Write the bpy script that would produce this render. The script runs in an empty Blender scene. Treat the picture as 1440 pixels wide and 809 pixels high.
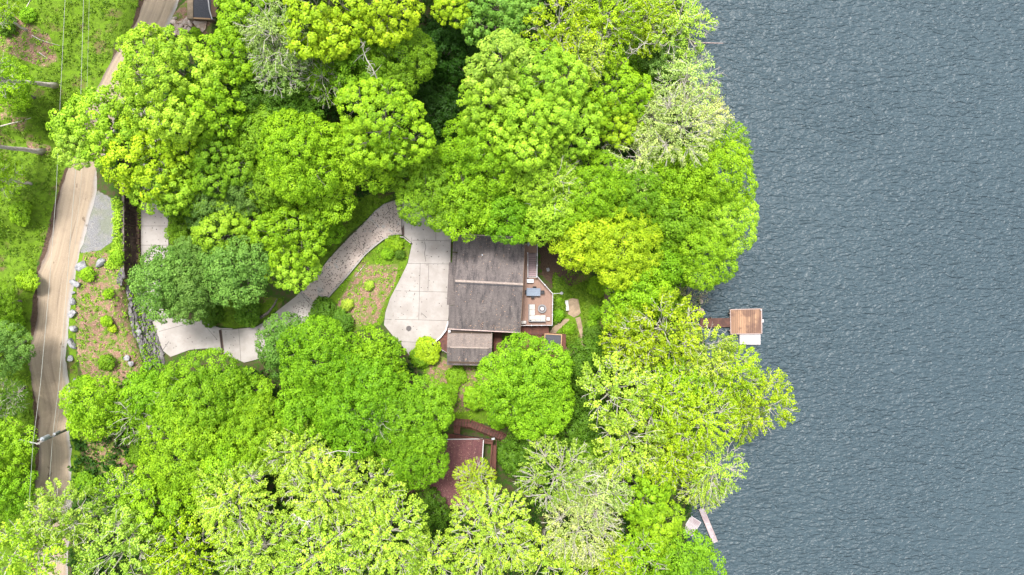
import bpy, math, random
import numpy as np
R = math.radians
C = bpy.context.scene.collection
rng = np.random.default_rng(7)
random.seed(7)

# ------------------------------------------------------------------ camera geometry
CAMZ, F = 108.0, 972.0
def P(px, py, z=0.0):
    k = (CAMZ - z) / F
    return ((px - 720) * k, -(py - 404.5) * k, z)
def topx(x, y, z):
    k = F / (CAMZ - z)
    return 720 + x * k, 404.5 - y * k

# ------------------------------------------------------------------ tagging
def tag(o, label=None, cat=None, group=None, kind=None):
    if label: o['label'] = label
    if cat: o['category'] = cat
    if group: o['group'] = group
    if kind: o['kind'] = kind
    return o
def empty(name, loc, label, cat, group=None, rz=0.0):
    o = bpy.data.objects.new(name, None)
    o.empty_display_size = 0.3
    C.objects.link(o); o.location = loc; o.rotation_euler = (0, 0, rz)
    return tag(o, label, cat, group)

# ------------------------------------------------------------------ node helpers
class N:
    def __init__(s, name):
        s.m = bpy.data.materials.new(name); s.m.use_nodes = True
        s.t = s.m.node_tree; s.t.nodes.clear()
        s.out = s.n('ShaderNodeOutputMaterial')
    def n(s, typ, **kw):
        nd = s.t.nodes.new(typ)
        for k, v in kw.items():
            if k.startswith('i_'):
                key = k[2:]
                key = int(key) if key.isdigit() else key.replace('_', ' ')
                if isinstance(v, bpy.types.NodeSocket): s.t.links.new(v, nd.inputs[key])
                else: nd.inputs[key].default_value = v
            else: setattr(nd, k, v)
        return nd
    def l(s, a, b): s.t.links.new(a, b)
    def coord(s, which='Object'): return s.n('ShaderNodeTexCoord').outputs[which]
    def pos(s): return s.n('ShaderNodeNewGeometry').outputs['Position']
    def mapping(s, v, scale=(1, 1, 1), rot=(0, 0, 0)):
        return s.n('ShaderNodeMapping', i_Vector=v, i_Scale=scale, i_Rotation=rot).outputs[0]
    def noise(s, v, scale, detail=4, rough=.6, dist=0):
        return s.n('ShaderNodeTexNoise', i_Vector=v, i_Scale=scale, i_Detail=detail, i_Roughness=rough, i_Distortion=dist).outputs[0]
    def ramp(s, v, a, b, c0=0.0, c1=1.0):
        return s.n('ShaderNodeMapRange', i_Value=v, i_1=a, i_2=b, i_3=c0, i_4=c1, interpolation_type='SMOOTHSTEP').outputs[0]
    def mix(s, f, a, b, mode='MIX'):
        nd = s.n('ShaderNodeMix', data_type='RGBA', blend_type=mode)
        for sock, v in ((nd.inputs[0], f), (nd.inputs[6], a), (nd.inputs[7], b)):
            if isinstance(v, bpy.types.NodeSocket): s.l(v, sock)
            else: sock.default_value = v if not isinstance(v, tuple) or len(v) == 4 else (*v, 1)
        return nd.outputs[2]
    def math(s, op, a, b=0.0):
        nd = s.n('ShaderNodeMath', operation=op)
        for sock, v in ((nd.inputs[0], a), (nd.inputs[1], b)):
            if isinstance(v, bpy.types.NodeSocket): s.l(v, sock)
            else: sock.default_value = v
        return nd.outputs[0]
    def bsdf(s, col, rough=.8, bump=None, bstr=.3, bdist=.05, spec=.3, metal=0):
        b = s.n('ShaderNodeBsdfPrincipled')
        for k, v in (('Base Color', col), ('Roughness', rough), ('Specular IOR Level', spec), ('Metallic', metal)):
            if isinstance(v, bpy.types.NodeSocket): s.l(v, b.inputs[k])
            else: b.inputs[k].default_value = (*v, 1) if isinstance(v, tuple) and len(v) == 3 else v
        if bump is not None:
            bn = s.n('ShaderNodeBump', i_Strength=bstr, i_Distance=bdist, i_Height=bump)
            s.l(bn.outputs[0], b.inputs['Normal'])
        return b
    def done(s, sh):
        s.l(sh.outputs[0] if hasattr(sh, 'outputs') else sh, s.out.inputs[0]); return s.m

def simple(name, c1, c2=None, scale=2.0, rough=.8, stretch=(1, 1, 1), bstr=.3, spec=.3, metal=0):
    n = N(name); c2 = c2 or tuple(v * .7 for v in c1)
    v = n.mapping(n.coord(), stretch)
    f = n.noise(v, scale, 6, .65)
    g = n.noise(v, scale * 7, 3, .6)
    col = n.mix(n.ramp(f, .32, .68), c1, c2)
    col = n.mix(n.math('MULTIPLY', n.ramp(g, .3, .7), .25), col, tuple(x * .6 for x in c1))
    return n.done(n.bsdf(col, rough, g, bstr, .02, spec, metal))

def planks(name, c1, c2, width, axis=0, stain=None, gap=.07, cs='Object', rough=.8):
    """boards across `axis` with per-board tone, grain and dark gaps"""
    n = N(name); v = n.coord(cs)
    sx = n.n('ShaderNodeSeparateXYZ', i_Vector=v).outputs
    a = n.math('DIVIDE', sx[axis], width)
    idx = n.math('FLOOR', a); fr = n.math('SUBTRACT', a, idx)
    wn = n.n('ShaderNodeTexWhiteNoise', noise_dimensions='1D'); n.l(idx, wn.inputs['W'])
    sc = [1.5, 1.5, 1.5]; sc[axis] = 14
    gr = n.noise(n.mapping(v, tuple(sc)), 1.6, 5, .6)
    col = n.mix(wn.outputs['Value'], c1, c2)
    col = n.mix(n.math('MULTIPLY', n.ramp(gr, .35, .7), .5), col, tuple(x * .55 for x in c1))
    if stain:
        st = n.noise(n.mapping(v, (1, 1, 1)), .7, 4, .6)
        col = n.mix(n.math('MULTIPLY', n.ramp(st, .45, .65), .8), col, stain)
    g = n.math('LESS_THAN', fr, gap)
    col = n.mix(n.math('MULTIPLY', g, .75), col, (.02, .016, .013))
    return n.done(n.bsdf(col, rough, gr, .3, .01))

def shingles(name, c1, c2, stain, scale=1.0, stainamt=.9):
    n = N(name); v = n.coord()
    br = n.n('ShaderNodeTexBrick', i_Vector=v, i_Color1=(*c1, 1), i_Color2=(*c2, 1), i_Mortar=tuple([x * .45 for x in c1] + [1]),
             i_Scale=3.2 * scale)
    br.inputs['Mortar Size'].default_value = .03
    br.inputs['Brick Width'].default_value = 1.1
    br.inputs['Row Height'].default_value = .5
    st = n.noise(n.mapping(v, (1.5, .2, 1)), 1.0, 7, .72)
    st2 = n.noise(n.mapping(v, (1, .5, 1)), .35, 3, .5)
    gr = n.noise(v, 14, 2, .7)
    col = n.mix(n.math('MULTIPLY', n.ramp(st, .4, .66), stainamt), br.outputs['Color'], stain)
    col = n.mix(n.math('MULTIPLY', n.ramp(st2, .4, .7), .5), col, tuple(x * .9 for x in c2))
    col = n.mix(n.math('MULTIPLY', n.ramp(gr, .5, .75), .55), col, tuple(min(1, x * 1.9) for x in c1))
    return n.done(n.bsdf(col, .95, gr, .5, .02, .15))

M = {}
M['shingle'] = shingles('weathered_shingle', (.145, .123, .115), (.103, .088, .084), (.035, .032, .035))
M['shingle_lit'] = shingles('lit_shingle', (.2, .165, .145), (.15, .12, .11), (.09, .075, .07), 1.3, .6)  # paler copy for the garage's sunward slope, the light painted in
M['shingle_maroon'] = shingles('maroon_shingle', (.15, .066, .066), (.105, .045, .048), (.065, .03, .034), 1.0, .6)
M['slate'] = simple('slate', (.045, .045, .055), (.075, .075, .085), 6)
M['gutter'] = simple('gutter', (.42, .32, .29), (.3, .22, .2), 3)
M['ridge'] = simple('ridge_cap', (.3, .245, .21), (.2, .16, .14), 3)
M['siding'] = planks('siding', (.16, .1, .06), (.13, .08, .05), .2, 2)
M['siding_red'] = planks('siding_red', (.17, .05, .035), (.13, .035, .03), .2, 2)
M['deck'] = planks('composite_deck', (.26, .165, .125), (.23, .145, .115), .14, 0, None, .06)
M['redwood'] = planks('redwood_deck', (.135, .05, .034), (.09, .036, .027), .15, 0, (.06, .028, .02), .12)
M['redwood_y'] = planks('redwood_deck_cross', (.15, .06, .045), (.095, .04, .033), .15, 1, (.06, .03, .025), .12)
M['dock'] = planks('dock_boards', (.34, .2, .12), (.14, .08, .055), .36, 0, (.11, .06, .045), .13)
M['dock_path'] = planks('dock_walkway', (.12, .055, .04), (.085, .04, .032), .16, 0, (.05, .025, .02), .12)
M['pinkdock'] = planks('faded_dock', (.40, .355, .36), (.32, .27, .275), .22, 1, (.24, .18, .19), .14)
M['treads'] = planks('stair_treads', (.34, .25, .26), (.28, .2, .22), 10, 0)
M['darkwood'] = planks('timber_wall', (.06, .034, .026), (.03, .02, .016), .22, 1, (.12, .08, .065), .1)
M['white'] = simple('white_paint', (.5, .475, .48), (.4, .38, .38), 3, .5)
M['cushion'] = simple('cushion_fabric', (.46, .43, .4), (.4, .37, .35), 5, .9)
M['greyframe'] = simple('grey_frame', (.2, .2, .21), (.15, .15, .16), 5, .5)
M['greytop'] = planks('grey_slats', (.2, .24, .3), (.17, .2, .26), .16, 1, None, .1)
M['dark'] = simple('dark_wicker', (.03, .03, .035), (.02, .02, .022), 9, .6)
M['metal'] = simple('galvanised', (.4, .42, .45), (.3, .32, .34), 5, .4, metal=.3)
M['wire'] = simple('wire', (.33, .34, .3), (.27, .28, .25), 5, .5)
M['glass'] = simple('window_glass', (.02, .025, .03), (.03, .035, .04), 1, .08, spec=.6)
M['tan'] = simple('tan_timber', (.42, .27, .15), (.34, .2, .11), 4)
M['pole'] = simple('weathered_pole', (.3, .27, .24), (.16, .14, .13), 3, .8, (4, 4, .6))
M['rock'] = simple('grey_rock', (.31, .305, .31), (.12, .12, .13), 2.2, .85, bstr=.6)
M['slaterock'] = simple('slate_rock', (.2, .185, .185), (.05, .045, .045), 1.1, .8, bstr=.6)
M['rubble'] = simple('rubble', (.5, .42, .37), (.3, .2, .15), 1.6, .9, bstr=.6)
M['flag'] = simple('flagstone', (.34, .25, .17), (.2, .15, .1), 1.2, .9, bstr=.5)
M['path'] = simple('earth_path', (.17, .115, .085), (.1, .08, .055), 1.5, .95)
M['bark'] = simple('bark', (.2, .17, .145), (.1, .085, .07), 4, .9, (1, 1, .3), .6)
M['palebark'] = simple('pale_bark', (.6, .54, .49), (.3, .25, .22), 3, .9, (1, 1, .4), .6)
M['twig'] = simple('twig_bark', (.27, .235, .2), (.17, .15, .125), 3, .9)
M['paletwig'] = simple('pale_twig', (.5, .46, .4), (.36, .33, .28), 3, .9)
M['firepit'] = simple('firepit_rim', (.12, .1, .1), (.08, .07, .07), 6, .6)
M['grate'] = simple('grate', (.05, .03, .025), (.03, .02, .018), 8, .7)
M['joint'] = simple('joint', (.1, .09, .08), (.07, .06, .055), 3, .9)
M['dryleaf'] = simple('dry_leaf', (.36, .24, .17), (.22, .14, .1), 3)
M['float'] = simple('float_plastic', (.37, .35, .345), (.32, .3, .3), 3, .5)
M['manhole'] = simple('manhole', (.09, .08, .08), (.06, .05, .05), 9, .6)

def concrete():
    n = N('concrete'); v = n.pos()
    a = n.noise(v, .35, 5, .6); b = n.noise(v, 2.2, 6, .7); c = n.noise(v, 9, 3, .6)
    col = n.mix(n.ramp(a, .35, .65), (.32, .295, .275), (.26, .235, .215))
    col = n.mix(n.math('MULTIPLY', n.ramp(b, .52, .72), .6), col, (.24, .2, .18))
    col = n.mix(n.math('MULTIPLY', n.ramp(c, .6, .72), .45), col, (.2, .17, .15))
    return n.done(n.bsdf(col, .9, c, .2, .02, .2))
M['concrete'] = concrete()
def concrete2():
    n = N('worn_concrete'); v = n.pos()
    a = n.noise(v, .35, 5, .6); b = n.noise(v, 1.6, 6, .7); c = n.noise(v, 5, 3, .6)
    col = n.mix(n.ramp(a, .35, .65), (.40, .335, .295), (.35, .285, .25))
    col = n.mix(n.math('MULTIPLY', n.ramp(b, .5, .7), .6), col, (.27, .21, .18))
    col = n.mix(n.math('MULTIPLY', n.ramp(c, .58, .7), .4), col, (.15, .1, .08))
    return n.done(n.bsdf(col, .9, c, .2, .02, .2))
M['concrete_worn'] = concrete2()

def road_mat():
    n = N('dirt_road'); uv = n.n('ShaderNodeUVMap').outputs[0]
    s = n.n('ShaderNodeSeparateXYZ', i_Vector=uv).outputs
    p = n.pos()
    w = n.noise(p, .25, 3, .5)
    u = n.math('ADD', s[0], n.math('MULTIPLY', n.math('SUBTRACT', w, .5), .12))
    st = n.noise(n.mapping(uv, (9, .07, 1)), 1.0, 6, .7)
    fine = n.noise(p, 9, 4, .7); med = n.noise(p, .8, 4, .6)
    col = n.mix(n.ramp(st, .3, .7), (.31, .245, .175), (.22, .17, .12))
    def track(c, wd):
        d = n.math('ABSOLUTE', n.math('SUBTRACT', u, c)); return n.ramp(d, 0, wd, 1, 0)
    brk = n.ramp(n.noise(n.mapping(uv, (3, .12, 1)), 1.3, 4, .6), .4, .62)
    col = n.mix(n.math('MULTIPLY', n.math('MULTIPLY', track(.66, .05), brk), .8), col, (.1, .075, .055))
    col = n.mix(n.math('MULTIPLY', n.math('MULTIPLY', track(.36, .06), brk), .5), col, (.16, .12, .09))
    col = n.mix(n.ramp(u, .88, .97), col, (.31, .285, .265))
    col = n.mix(n.math('MULTIPLY', n.ramp(u, .13, .02), .9), col, (.13, .1, .085))  # bank shading painted along the left road edge
    mud = n.ramp(n.noise(n.mapping(p, (1.2, .5, 1)), .5, 5, .7), .63, .7)
    col = n.mix(n.math('MULTIPLY', mud, .8), col, (.1, .07, .05))
    col = n.mix(n.math('MULTIPLY', n.ramp(fine, .55, .7), .3), col, (.5, .46, .42))
    col = n.mix(n.math('MULTIPLY', n.ramp(med, .5, .7), .25), col, (.16, .12, .09))
    return n.done(n.bsdf(col, .95, fine, .5, .03, .15))
M['road'] = road_mat()

def ground_mat():
    n = N('hillside'); p = n.pos()
    at = n.n('ShaderNodeAttribute', attribute_name='mask').outputs['Color']
    s = n.n('ShaderNodeSeparateColor', i_Color=at).outputs
    b = n.noise(p, .3, 5, .6); m = n.noise(p, 1.3, 6, .7); f = n.noise(p, 6, 4, .7)
    base = n.mix(n.ramp(m, .38, .62), (.035, .085, .008), (.07, .055, .03))
    grass = n.mix(n.ramp(m, .36, .64), (.11, .2, .01), (.07, .12, .01)); grass = n.mix(n.ramp(b, .54, .64), grass, n.mix(n.ramp(f, .4, .6), (.13, .09, .05), (.09, .1, .02)))
    grass = n.mix(n.math('MULTIPLY', n.ramp(f, .5, .7), .6), grass, (.14, .22, .02))
    litter = n.mix(n.ramp(f, .38, .6), (.33, .2, .145), (.14, .08, .058)); litter = n.mix(n.math('MULTIPLY', n.ramp(b, .45, .6), .5), litter, (.2, .12, .085))
    litter = n.mix(n.math('MULTIPLY', n.ramp(m, .46, .56), .85), litter, (.1, .16, .02))
    pb = n.noise(p, 14, 2, .7); gr = n.mix(n.ramp(pb, .35, .62), (.27, .265, .265), (.09, .09, .095)); gr = n.mix(n.math('MULTIPLY', n.ramp(f, .45, .65), .4), gr, (.2, .19, .17)); gr = n.mix(n.math('MULTIPLY', n.ramp(b, .45, .6), .5), gr, (.13, .15, .08))
    gr = n.mix(n.math('MULTIPLY', n.ramp(m, .5, .72), .5), gr, (.27, .24, .19))
    def edge(k): return n.ramp(n.math('ADD', k, n.math('MULTIPLY', n.math('SUBTRACT', m, .5), .9)), .4, .6)
    col = n.mix(edge(s[2]), base, grass)
    col = n.mix(edge(s[0]), col, litter)
    col = n.mix(edge(s[1]), col, gr)
    soil = n.n('ShaderNodeAttribute', attribute_name='soil').outputs['Fac']
    col = n.mix(edge(soil), col, n.mix(n.ramp(f, .35, .65), (.1, .065, .045), (.05, .033, .025)))
    return n.done(n.bsdf(col, .95, f, .8, .08, .15))
M['ground'] = ground_mat()

def water_mat():
    n = N('lake_water'); p = n.pos()
    wv = n.mapping(p, (.85, 2.0, 1), (0, 0, R(14)))
    def ridge(v): return n.math('SUBTRACT', 1.0, n.math('ABSOLUTE', n.math('SUBTRACT', n.math('MULTIPLY', v, 2.0), 1.0)))
    a = n.noise(wv, .55, 1, .5, 1.2); b = n.noise(n.mapping(p, (1, 2.2, 1), (0, 0, R(-14))), .95, 1, .5, .8)
    c = n.noise(n.mapping(p, (1.2, 1.7, 1), (0, 0, R(38))), 2.2, 1, .5, .5)
    def crest(v): return n.math('POWER', n.ramp(v, .2, .8), 1.6)
    h = n.math('ADD', n.math('ADD', n.math('MULTIPLY', crest(a), .55), n.math('MULTIPLY', crest(b), .38)), n.math('MULTIPLY', c, .16))
    wind = n.ramp(n.noise(n.mapping(p, (1, 1.8, 1), (0, 0, R(20))), .03, 4, .6), .3, .7, .8, 1.2)
    h = n.math('MULTIPLY', h, wind)
    big = n.noise(p, .02, 3, .5)
    col = n.mix(n.ramp(big, .35, .65), (.036, .056, .066), (.033, .052, .062))
    s = n.bsdf(col, .4, h, 1.0, .42, .5); s.inputs['IOR'].default_value = 1.33
    return n.done(s)
M['water'] = water_mat()

def leaf_mat(name, trans=.33):
    n = N(name)
    oc = n.n('ShaderNodeObjectInfo').outputs['Color']
    lc = n.n('ShaderNodeAttribute', attribute_name='lc').outputs['Fac']
    a = n.mix(1.0, oc, (.5, .6, .55), 'MULTIPLY'); b = n.mix(1.0, oc, (1.45, 1.3, 1.6), 'MULTIPLY')
    col = n.mix(lc, a, b)
    pr = n.bsdf(col, .5, spec=.15)
    tr = n.n('ShaderNodeBsdfTranslucent'); n.l(n.mix(1.0, col, (1.25, 1.3, .5), 'MULTIPLY'), tr.inputs[0])
    mx = n.n('ShaderNodeMixShader', i_0=trans); n.l(pr.outputs[0], mx.inputs[1]); n.l(tr.outputs[0], mx.inputs[2])
    return n.done(mx)
M['leaf'] = leaf_mat('foliage')

# ------------------------------------------------------------------ mesh helpers
def mesh_np(name, V, quads, mat, parent=None, loc=(0, 0, 0), lc=None):
    me = bpy.data.meshes.new(name)
    V = np.asarray(V, dtype=np.float32); Q = np.asarray(quads, dtype=np.int32)
    me.vertices.add(len(V)); me.vertices.foreach_set('co', V.ravel())
    me.loops.add(Q.size); me.loops.foreach_set('vertex_index', Q.ravel())
    me.polygons.add(len(Q))
    me.polygons.foreach_set('loop_start', np.arange(len(Q), dtype=np.int32) * Q.shape[1])
    me.polygons.foreach_set('loop_total', np.full(len(Q), Q.shape[1], dtype=np.int32))
    if lc is not None:
        at = me.attributes.new('lc', 'FLOAT', 'FACE'); at.data.foreach_set('value', np.asarray(lc, dtype=np.float32))
    me.update(calc_edges=True)
    me.materials.append(mat)
    if name: return link_mesh(name, me, parent, loc)
def link_mesh(name, me, parent=None, loc=(0, 0, 0)):
    o = bpy.data.objects.new(name, me); C.objects.link(o); o.location = loc
    if parent: o.parent = parent
    return o

class MB:
    def __init__(s): s.v = []; s.f = []
    def add(s, vs, fs):
        k = len(s.v); s.v += [tuple(v) for v in vs]; s.f += [tuple(i + k for i in f) for f in fs]
    def box(s, c, d, rz=0, bev=0.0):
        x, y, z = d[0] / 2, d[1] / 2, d[2] / 2; cr, sr = math.cos(rz), math.sin(rz)
        if bev <= 0:
            pts = [(-x, -y, -z), (x, -y, -z), (x, y, -z), (-x, y, -z), (-x, -y, z), (x, -y, z), (x, y, z), (-x, y, z)]
            fs = [(0, 3, 2, 1), (4, 5, 6, 7), (0, 1, 5, 4), (1, 2, 6, 5), (2, 3, 7, 6), (3, 0, 4, 7)]
        else:
            b = bev
            ring = [(-x + b, -y), (x - b, -y), (x, -y + b), (x, y - b), (x - b, y), (-x + b, y), (-x, y - b), (-x, -y + b)]
            ins = [(px * (1 - b / x), py * (1 - b / y)) for px, py in ring]
            pts = [(a, c_, -z) for a, c_ in ring] + [(a, c_, z - b) for a, c_ in ring] + [(a, c_, z) for a, c_ in ins]
            fs = [tuple(range(7, -1, -1))] + [(i, (i + 1) % 8, 8 + (i + 1) % 8, 8 + i) for i in range(8)]
            fs += [(8 + i, 8 + (i + 1) % 8, 16 + (i + 1) % 8, 16 + i) for i in range(8)] + [tuple(range(16, 24))]
        s.add([(c[0] + a * cr - b_ * sr, c[1] + a * sr + b_ * cr, c[2] + h) for a, b_, h in pts], fs)
    def slab(s, poly, zf, th):
        """polygon (x,y) counter-clockwise or not, top at zf(x,y), thickness th"""
        ar = sum(poly[i][0] * poly[(i + 1) % len(poly)][1] - poly[(i + 1) % len(poly)][0] * poly[i][1] for i in range(len(poly)))
        if ar < 0: poly = poly[::-1]
        n = len(poly)
        if not callable(zf): z0 = zf; zf = lambda x, y: z0
        top = [(x, y, zf(x, y)) for x, y in poly]; bot = [(x, y, zf(x, y) - th) for x, y in poly]
        s.add(top + bot, [tuple(range(n)), tuple(range(2 * n - 1, n - 1, -1))] + [(i, n + i, n + (i + 1) % n, (i + 1) % n) for i in range(n)])
    def tube(s, pts, rad, seg=6, caps=True):
        pts = [np.array(p, float) for p in pts]
        if not hasattr(rad, '__len__'): rad = [rad] * len(pts)
        k = len(s.v); d0 = pts[-1] - pts[0]
        ref = np.array([0, 0, 1.]) if abs(d0[2]) < .8 * np.linalg.norm(d0) else np.array([1., 0, 0])
        for i, p in enumerate(pts):
            d = pts[min(i + 1, len(pts) - 1)] - pts[max(i - 1, 0)]; d /= (np.linalg.norm(d) + 1e-9)
            a = np.cross(d, ref); a /= (np.linalg.norm(a) + 1e-9); b = np.cross(d, a)
            for j in range(seg):
                t = 2 * math.pi * j / seg
                s.v.append(tuple(p + rad[i] * (math.cos(t) * a + math.sin(t) * b)))
        for i in range(len(pts) - 1):
            for j in range(seg):
                j2 = (j + 1) % seg
                s.f.append((k + i * seg + j, k + i * seg + j2, k + (i + 1) * seg + j2, k + (i + 1) * seg + j))
        if caps:
            s.f.append(tuple(k + j for j in range(seg))[::-1])
            s.f.append(tuple(k + (len(pts) - 1) * seg + j for j in range(seg)))
    def disc(s, c, r, h, seg=24, r2=None, inner=0):
        r2 = r if r2 is None else r2
        if inner <= 0:
            s.tube([(c[0], c[1], c[2]), (c[0], c[1], c[2] + h)], [r, r2], seg)
        else:
            k = len(s.v)
            for rr, z in ((r, 0), (r, h), (inner, h), (inner, 0)):
                for j in range(seg):
                    t = 2 * math.pi * j / seg; s.v.append((c[0] + rr * math.cos(t), c[1] + rr * math.sin(t), c[2] + z))
            for q in range(4):
                for j in range(seg):
                    a, b = q * seg, ((q + 1) % 4) * seg; j2 = (j + 1) % seg
                    s.f.append((k + a + j, k + a + j2, k + b + j2, k + b + j))
    def rock(s, c, d, seed=0, rz=None, flat=1.0):
        r = random.Random(seed); k = 0
        rz = r.uniform(0, 3.14) if rz is None else rz; cr, sr = math.cos(rz), math.sin(rz)
        nu, nv = 9, 6; vs = []; ph = [r.uniform(0, 6.28) for _ in range(4)]
        for i in range(nv + 1):
            th = math.pi * i / nv
            for j in range(nu):
                a = 2 * math.pi * j / nu
                x, y, z = math.sin(th) * math.cos(a), math.sin(th) * math.sin(a), math.cos(th)
                q = 1 + .16 * math.sin(3 * x + ph[0]) + .14 * math.sin(4 * y + ph[1]) + .12 * math.sin(5 * z + ph[2]) + r.uniform(-.07, .07)
                m = max(abs(x), abs(y), abs(z)) ** -.45
                x, y, z = x * q * m * d[0] / 2, y * q * m * d[1] / 2, z * q * m * d[2] / 2
                vs.append((c[0] + x * cr - y * sr, c[1] + x * sr + y * cr, c[2] + z))
        fs = []
        for i in range(nv):
            for j in range(nu):
                j2 = (j + 1) % nu; fs.append((i * nu + j, (i + 1) * nu + j, (i + 1) * nu + j2, i * nu + j2))
        s.add(vs, fs)
    def build_each(s, name, mat, parent=None):
        par = list(range(len(s.v)))
        def fd(i):
            while par[i] != i: par[i] = par[par[i]]; i = par[i]
            return i
        for f in s.f:
            for q in f[1:]: par[fd(q)] = fd(f[0])
        comp = {}
        for i in range(len(s.v)): comp.setdefault(fd(i), []).append(i)
        for ids in comp.values():
            mp = {i: k for k, i in enumerate(ids)}; b = MB(); b.v = [s.v[i] for i in ids]; b.f = [tuple(mp[i] for i in f) for f in s.f if f[0] in mp]; b.build(name, mat, parent)
    def build(s, name, mat, parent=None, loc=(0, 0, 0), smooth=False, rz=0):
        me = bpy.data.meshes.new(name); me.from_pydata(s.v, [], s.f); me.update()
        if smooth: me.polygons.foreach_set('use_smooth', [True] * len(me.polygons))
        me.materials.append(mat if not isinstance(mat, str) else M[mat])
        o = link_mesh(name, me, parent, loc); o.rotation_euler[2] = rz
        return o

# ------------------------------------------------------------------ polygon fields
def inpoly(X, Y, poly):
    X = np.asarray(X, float); Y = np.asarray(Y, float); ins = np.zeros(X.shape, bool)
    n = len(poly)
    for i in range(n):
        x1, y1 = poly[i]; x2, y2 = poly[(i + 1) % n]
        if y1 == y2: continue
        c = ((y1 > Y) != (y2 > Y)) & (X < (x2 - x1) * (Y - y1) / (y2 - y1) + x1)
        ins ^= c
    return ins
def sdist(X, Y, poly, closed=True):
    """distance to polygon boundary, positive inside"""
    d = np.full(np.shape(X), 1e9); n = len(poly)
    for i in range(n if closed else n - 1):
        x1, y1 = poly[i]; x2, y2 = poly[(i + 1) % n]
        dx, dy = x2 - x1, y2 - y1; L = dx * dx + dy * dy + 1e-9
        t = np.clip(((X - x1) * dx + (Y - y1) * dy) / L, 0, 1)
        d = np.minimum(d, np.hypot(X - x1 - t * dx, Y - y1 - t * dy))
    return np.where(inpoly(X, Y, poly), d, -d) if closed else d

# ------------------------------------------------------------------ terrain height
SH = [P(*p, -8)[:2] for p in [(948, -300), (955, -60), (962, 0), (968, 60), (968, 120), (985, 200), (992, 300), (975, 370), (962, 415), (972, 440), (988, 470),
      (1002, 540), (992, 620), (975, 700), (966, 745), (958, 800), (950, 900), (950, 1100)]]
SHY = np.array([p[1] for p in SH])[::-1]; SHX = np.array([p[0] for p in SH])[::-1]
def shore(y): return np.interp(y, SHY, SHX)
WL = [P(*p, 0)[:2] for p in [(205, 160), (198, 230), (197.5, 290), (197.5, 385), (206, 425), (214, 455), (226, 490), (236, 530), (240, 640)]]
WY = np.array([p[1] for p in WL])[::-1]; WX = np.array([p[0] for p in WL])[::-1]
def step(x, y):
    xl = np.interp(y, WY, WX)
    yw = P(0, 388, 0)[1]
    wd = np.where(y > yw, .25, np.clip(.25 + (yw - y) * .6, .25, 3.2))
    s = np.clip((xl - .1 - x) / wd, 0, 1); s = s * s * (3 - 2 * s)
    ya, yb, yc, yd = P(0, 150, 0)[1], P(0, 245, 0)[1], P(0, 500, 0)[1], P(0, 620, 0)[1]
    f = np.clip((ya - y) / (ya - yb), 0, 1) * np.clip((y - yd) / (yc - yd), 0, 1)
    fx = np.clip((x + 85) / 12, 0, 1)
    return 4.3 * s * f * fx
CP = [(-80, y, 10.5) for y in (-100, 100, 300, 500, 700, 900)] + [(15, y, 7.2) for y in (-100, 0, 120, 250, 400, 550, 700, 850)]
CP += [(235, -20, 5.6), (228, 0, 5.5), (190, 75, 5.3), (165, 115, 5.2), (120, 230, 5), (90, 340, 5), (73, 430, 5), (71, 540, 5), (76, 650, 5), (72, 800, 5),
       (150, 300, 4.9), (170, 340, 4.8), (170, 260, 4.8), (150, 420, 4.3), (170, 480, 3.2), (120, 520, 4.5), (150, 640, 4), (200, 620, 3),
       (215, 300, .5), (217, 350, .4), (212, 420, .2), (235, 480, 0), (280, 475, 0), (350, 480, .1), (430, 420, .5), (510, 340, .9), (550, 305, .7), (600, 330, 0),
       (590, 400, 0), (580, 470, 0), (625, 400, 0), (635, 460, -.1), (212, 220, 2.2), (195, 130, 4.9), (520, 400, .9), (480, 430, .9), (345, 420, 1.1), (300, 350, 1.0),
       (760, 370, -3.1), (760, 450, -3.1), (800, 430, -3.3), (820, 480, -3.8), (700, 490, -1.6), (660, 530, -1.5), (600, 520, -1.0), (840, 400, -4), (860, 470, -4.4),
       (400, 250, 2), (300, 150, 4), (280, 30, 5.4), (400, 60, 4), (550, 60, 2.2), (560, 200, 1.4), (650, 150, .2), (720, 60, -.5), (700, 250, -1), (800, 150, -2.5), (800, 280, -3),
       (880, 50, -4.5), (880, 200, -4.8), (890, 330, -5.2), (900, 430, -5.5), (900, 560, -5.4), (900, 680, -5.6), (880, 790, -5.2), (930, 250, -6.2), (930, 620, -6.4),
       (300, 600, 1.6), (300, 720, 2), (430, 560, -.1), (430, 700, -.4), (540, 560, -1.4), (560, 700, -2.6), (660, 600, -3.6), (700, 620, -4), (640, 680, -3.9), (720, 700, -4.3), (790, 620, -4.5),
       (640, 800, -3.6), (800, 780, -4.8), (180, 800, 3.8), (500, 900, -1), (300, 900, 2), (300, -80, 4.8), (600, -80, 2), (850, -80, -4), (850, 900, -5)]
_x, _y, _z = [], [], []
for a, b, z in CP:
    p = P(a, b, z); _x.append(p[0]); _y.append(p[1]); _z.append(z - float(step(p[0], p[1])))
CPX, CPY, CPZ = map(np.array, (_x, _y, _z))
def terr(x, y):
    x = np.asarray(x, float); y = np.asarray(y, float)
    yy = np.clip(y, -60, 60); xx = np.clip(x, -95, 60)
    num = np.zeros(x.shape); den = np.zeros(x.shape)
    for a, b, z in zip(CPX, CPY, CPZ):
        w = 1.0 / ((xx - a) ** 2 + (yy - b) ** 2 + 5.0) ** 2.6
        num += w * z; den += w
    z = num / den + step(x, y)
    z = z + np.clip(-95 - x, 0, 400) * .06
    d = shore(y) - x
    land = np.clip(d / 5.0, 0, 1); land = land * (2 - land)
    zl = -7.95 + (np.maximum(z, -7.3) + 7.95) * land
    zw = -7.95 + np.maximum(d * .4, -5)
    return np.where(d > 0, zl, zw)
def T(x, y): return float(terr(x, y))
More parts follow.
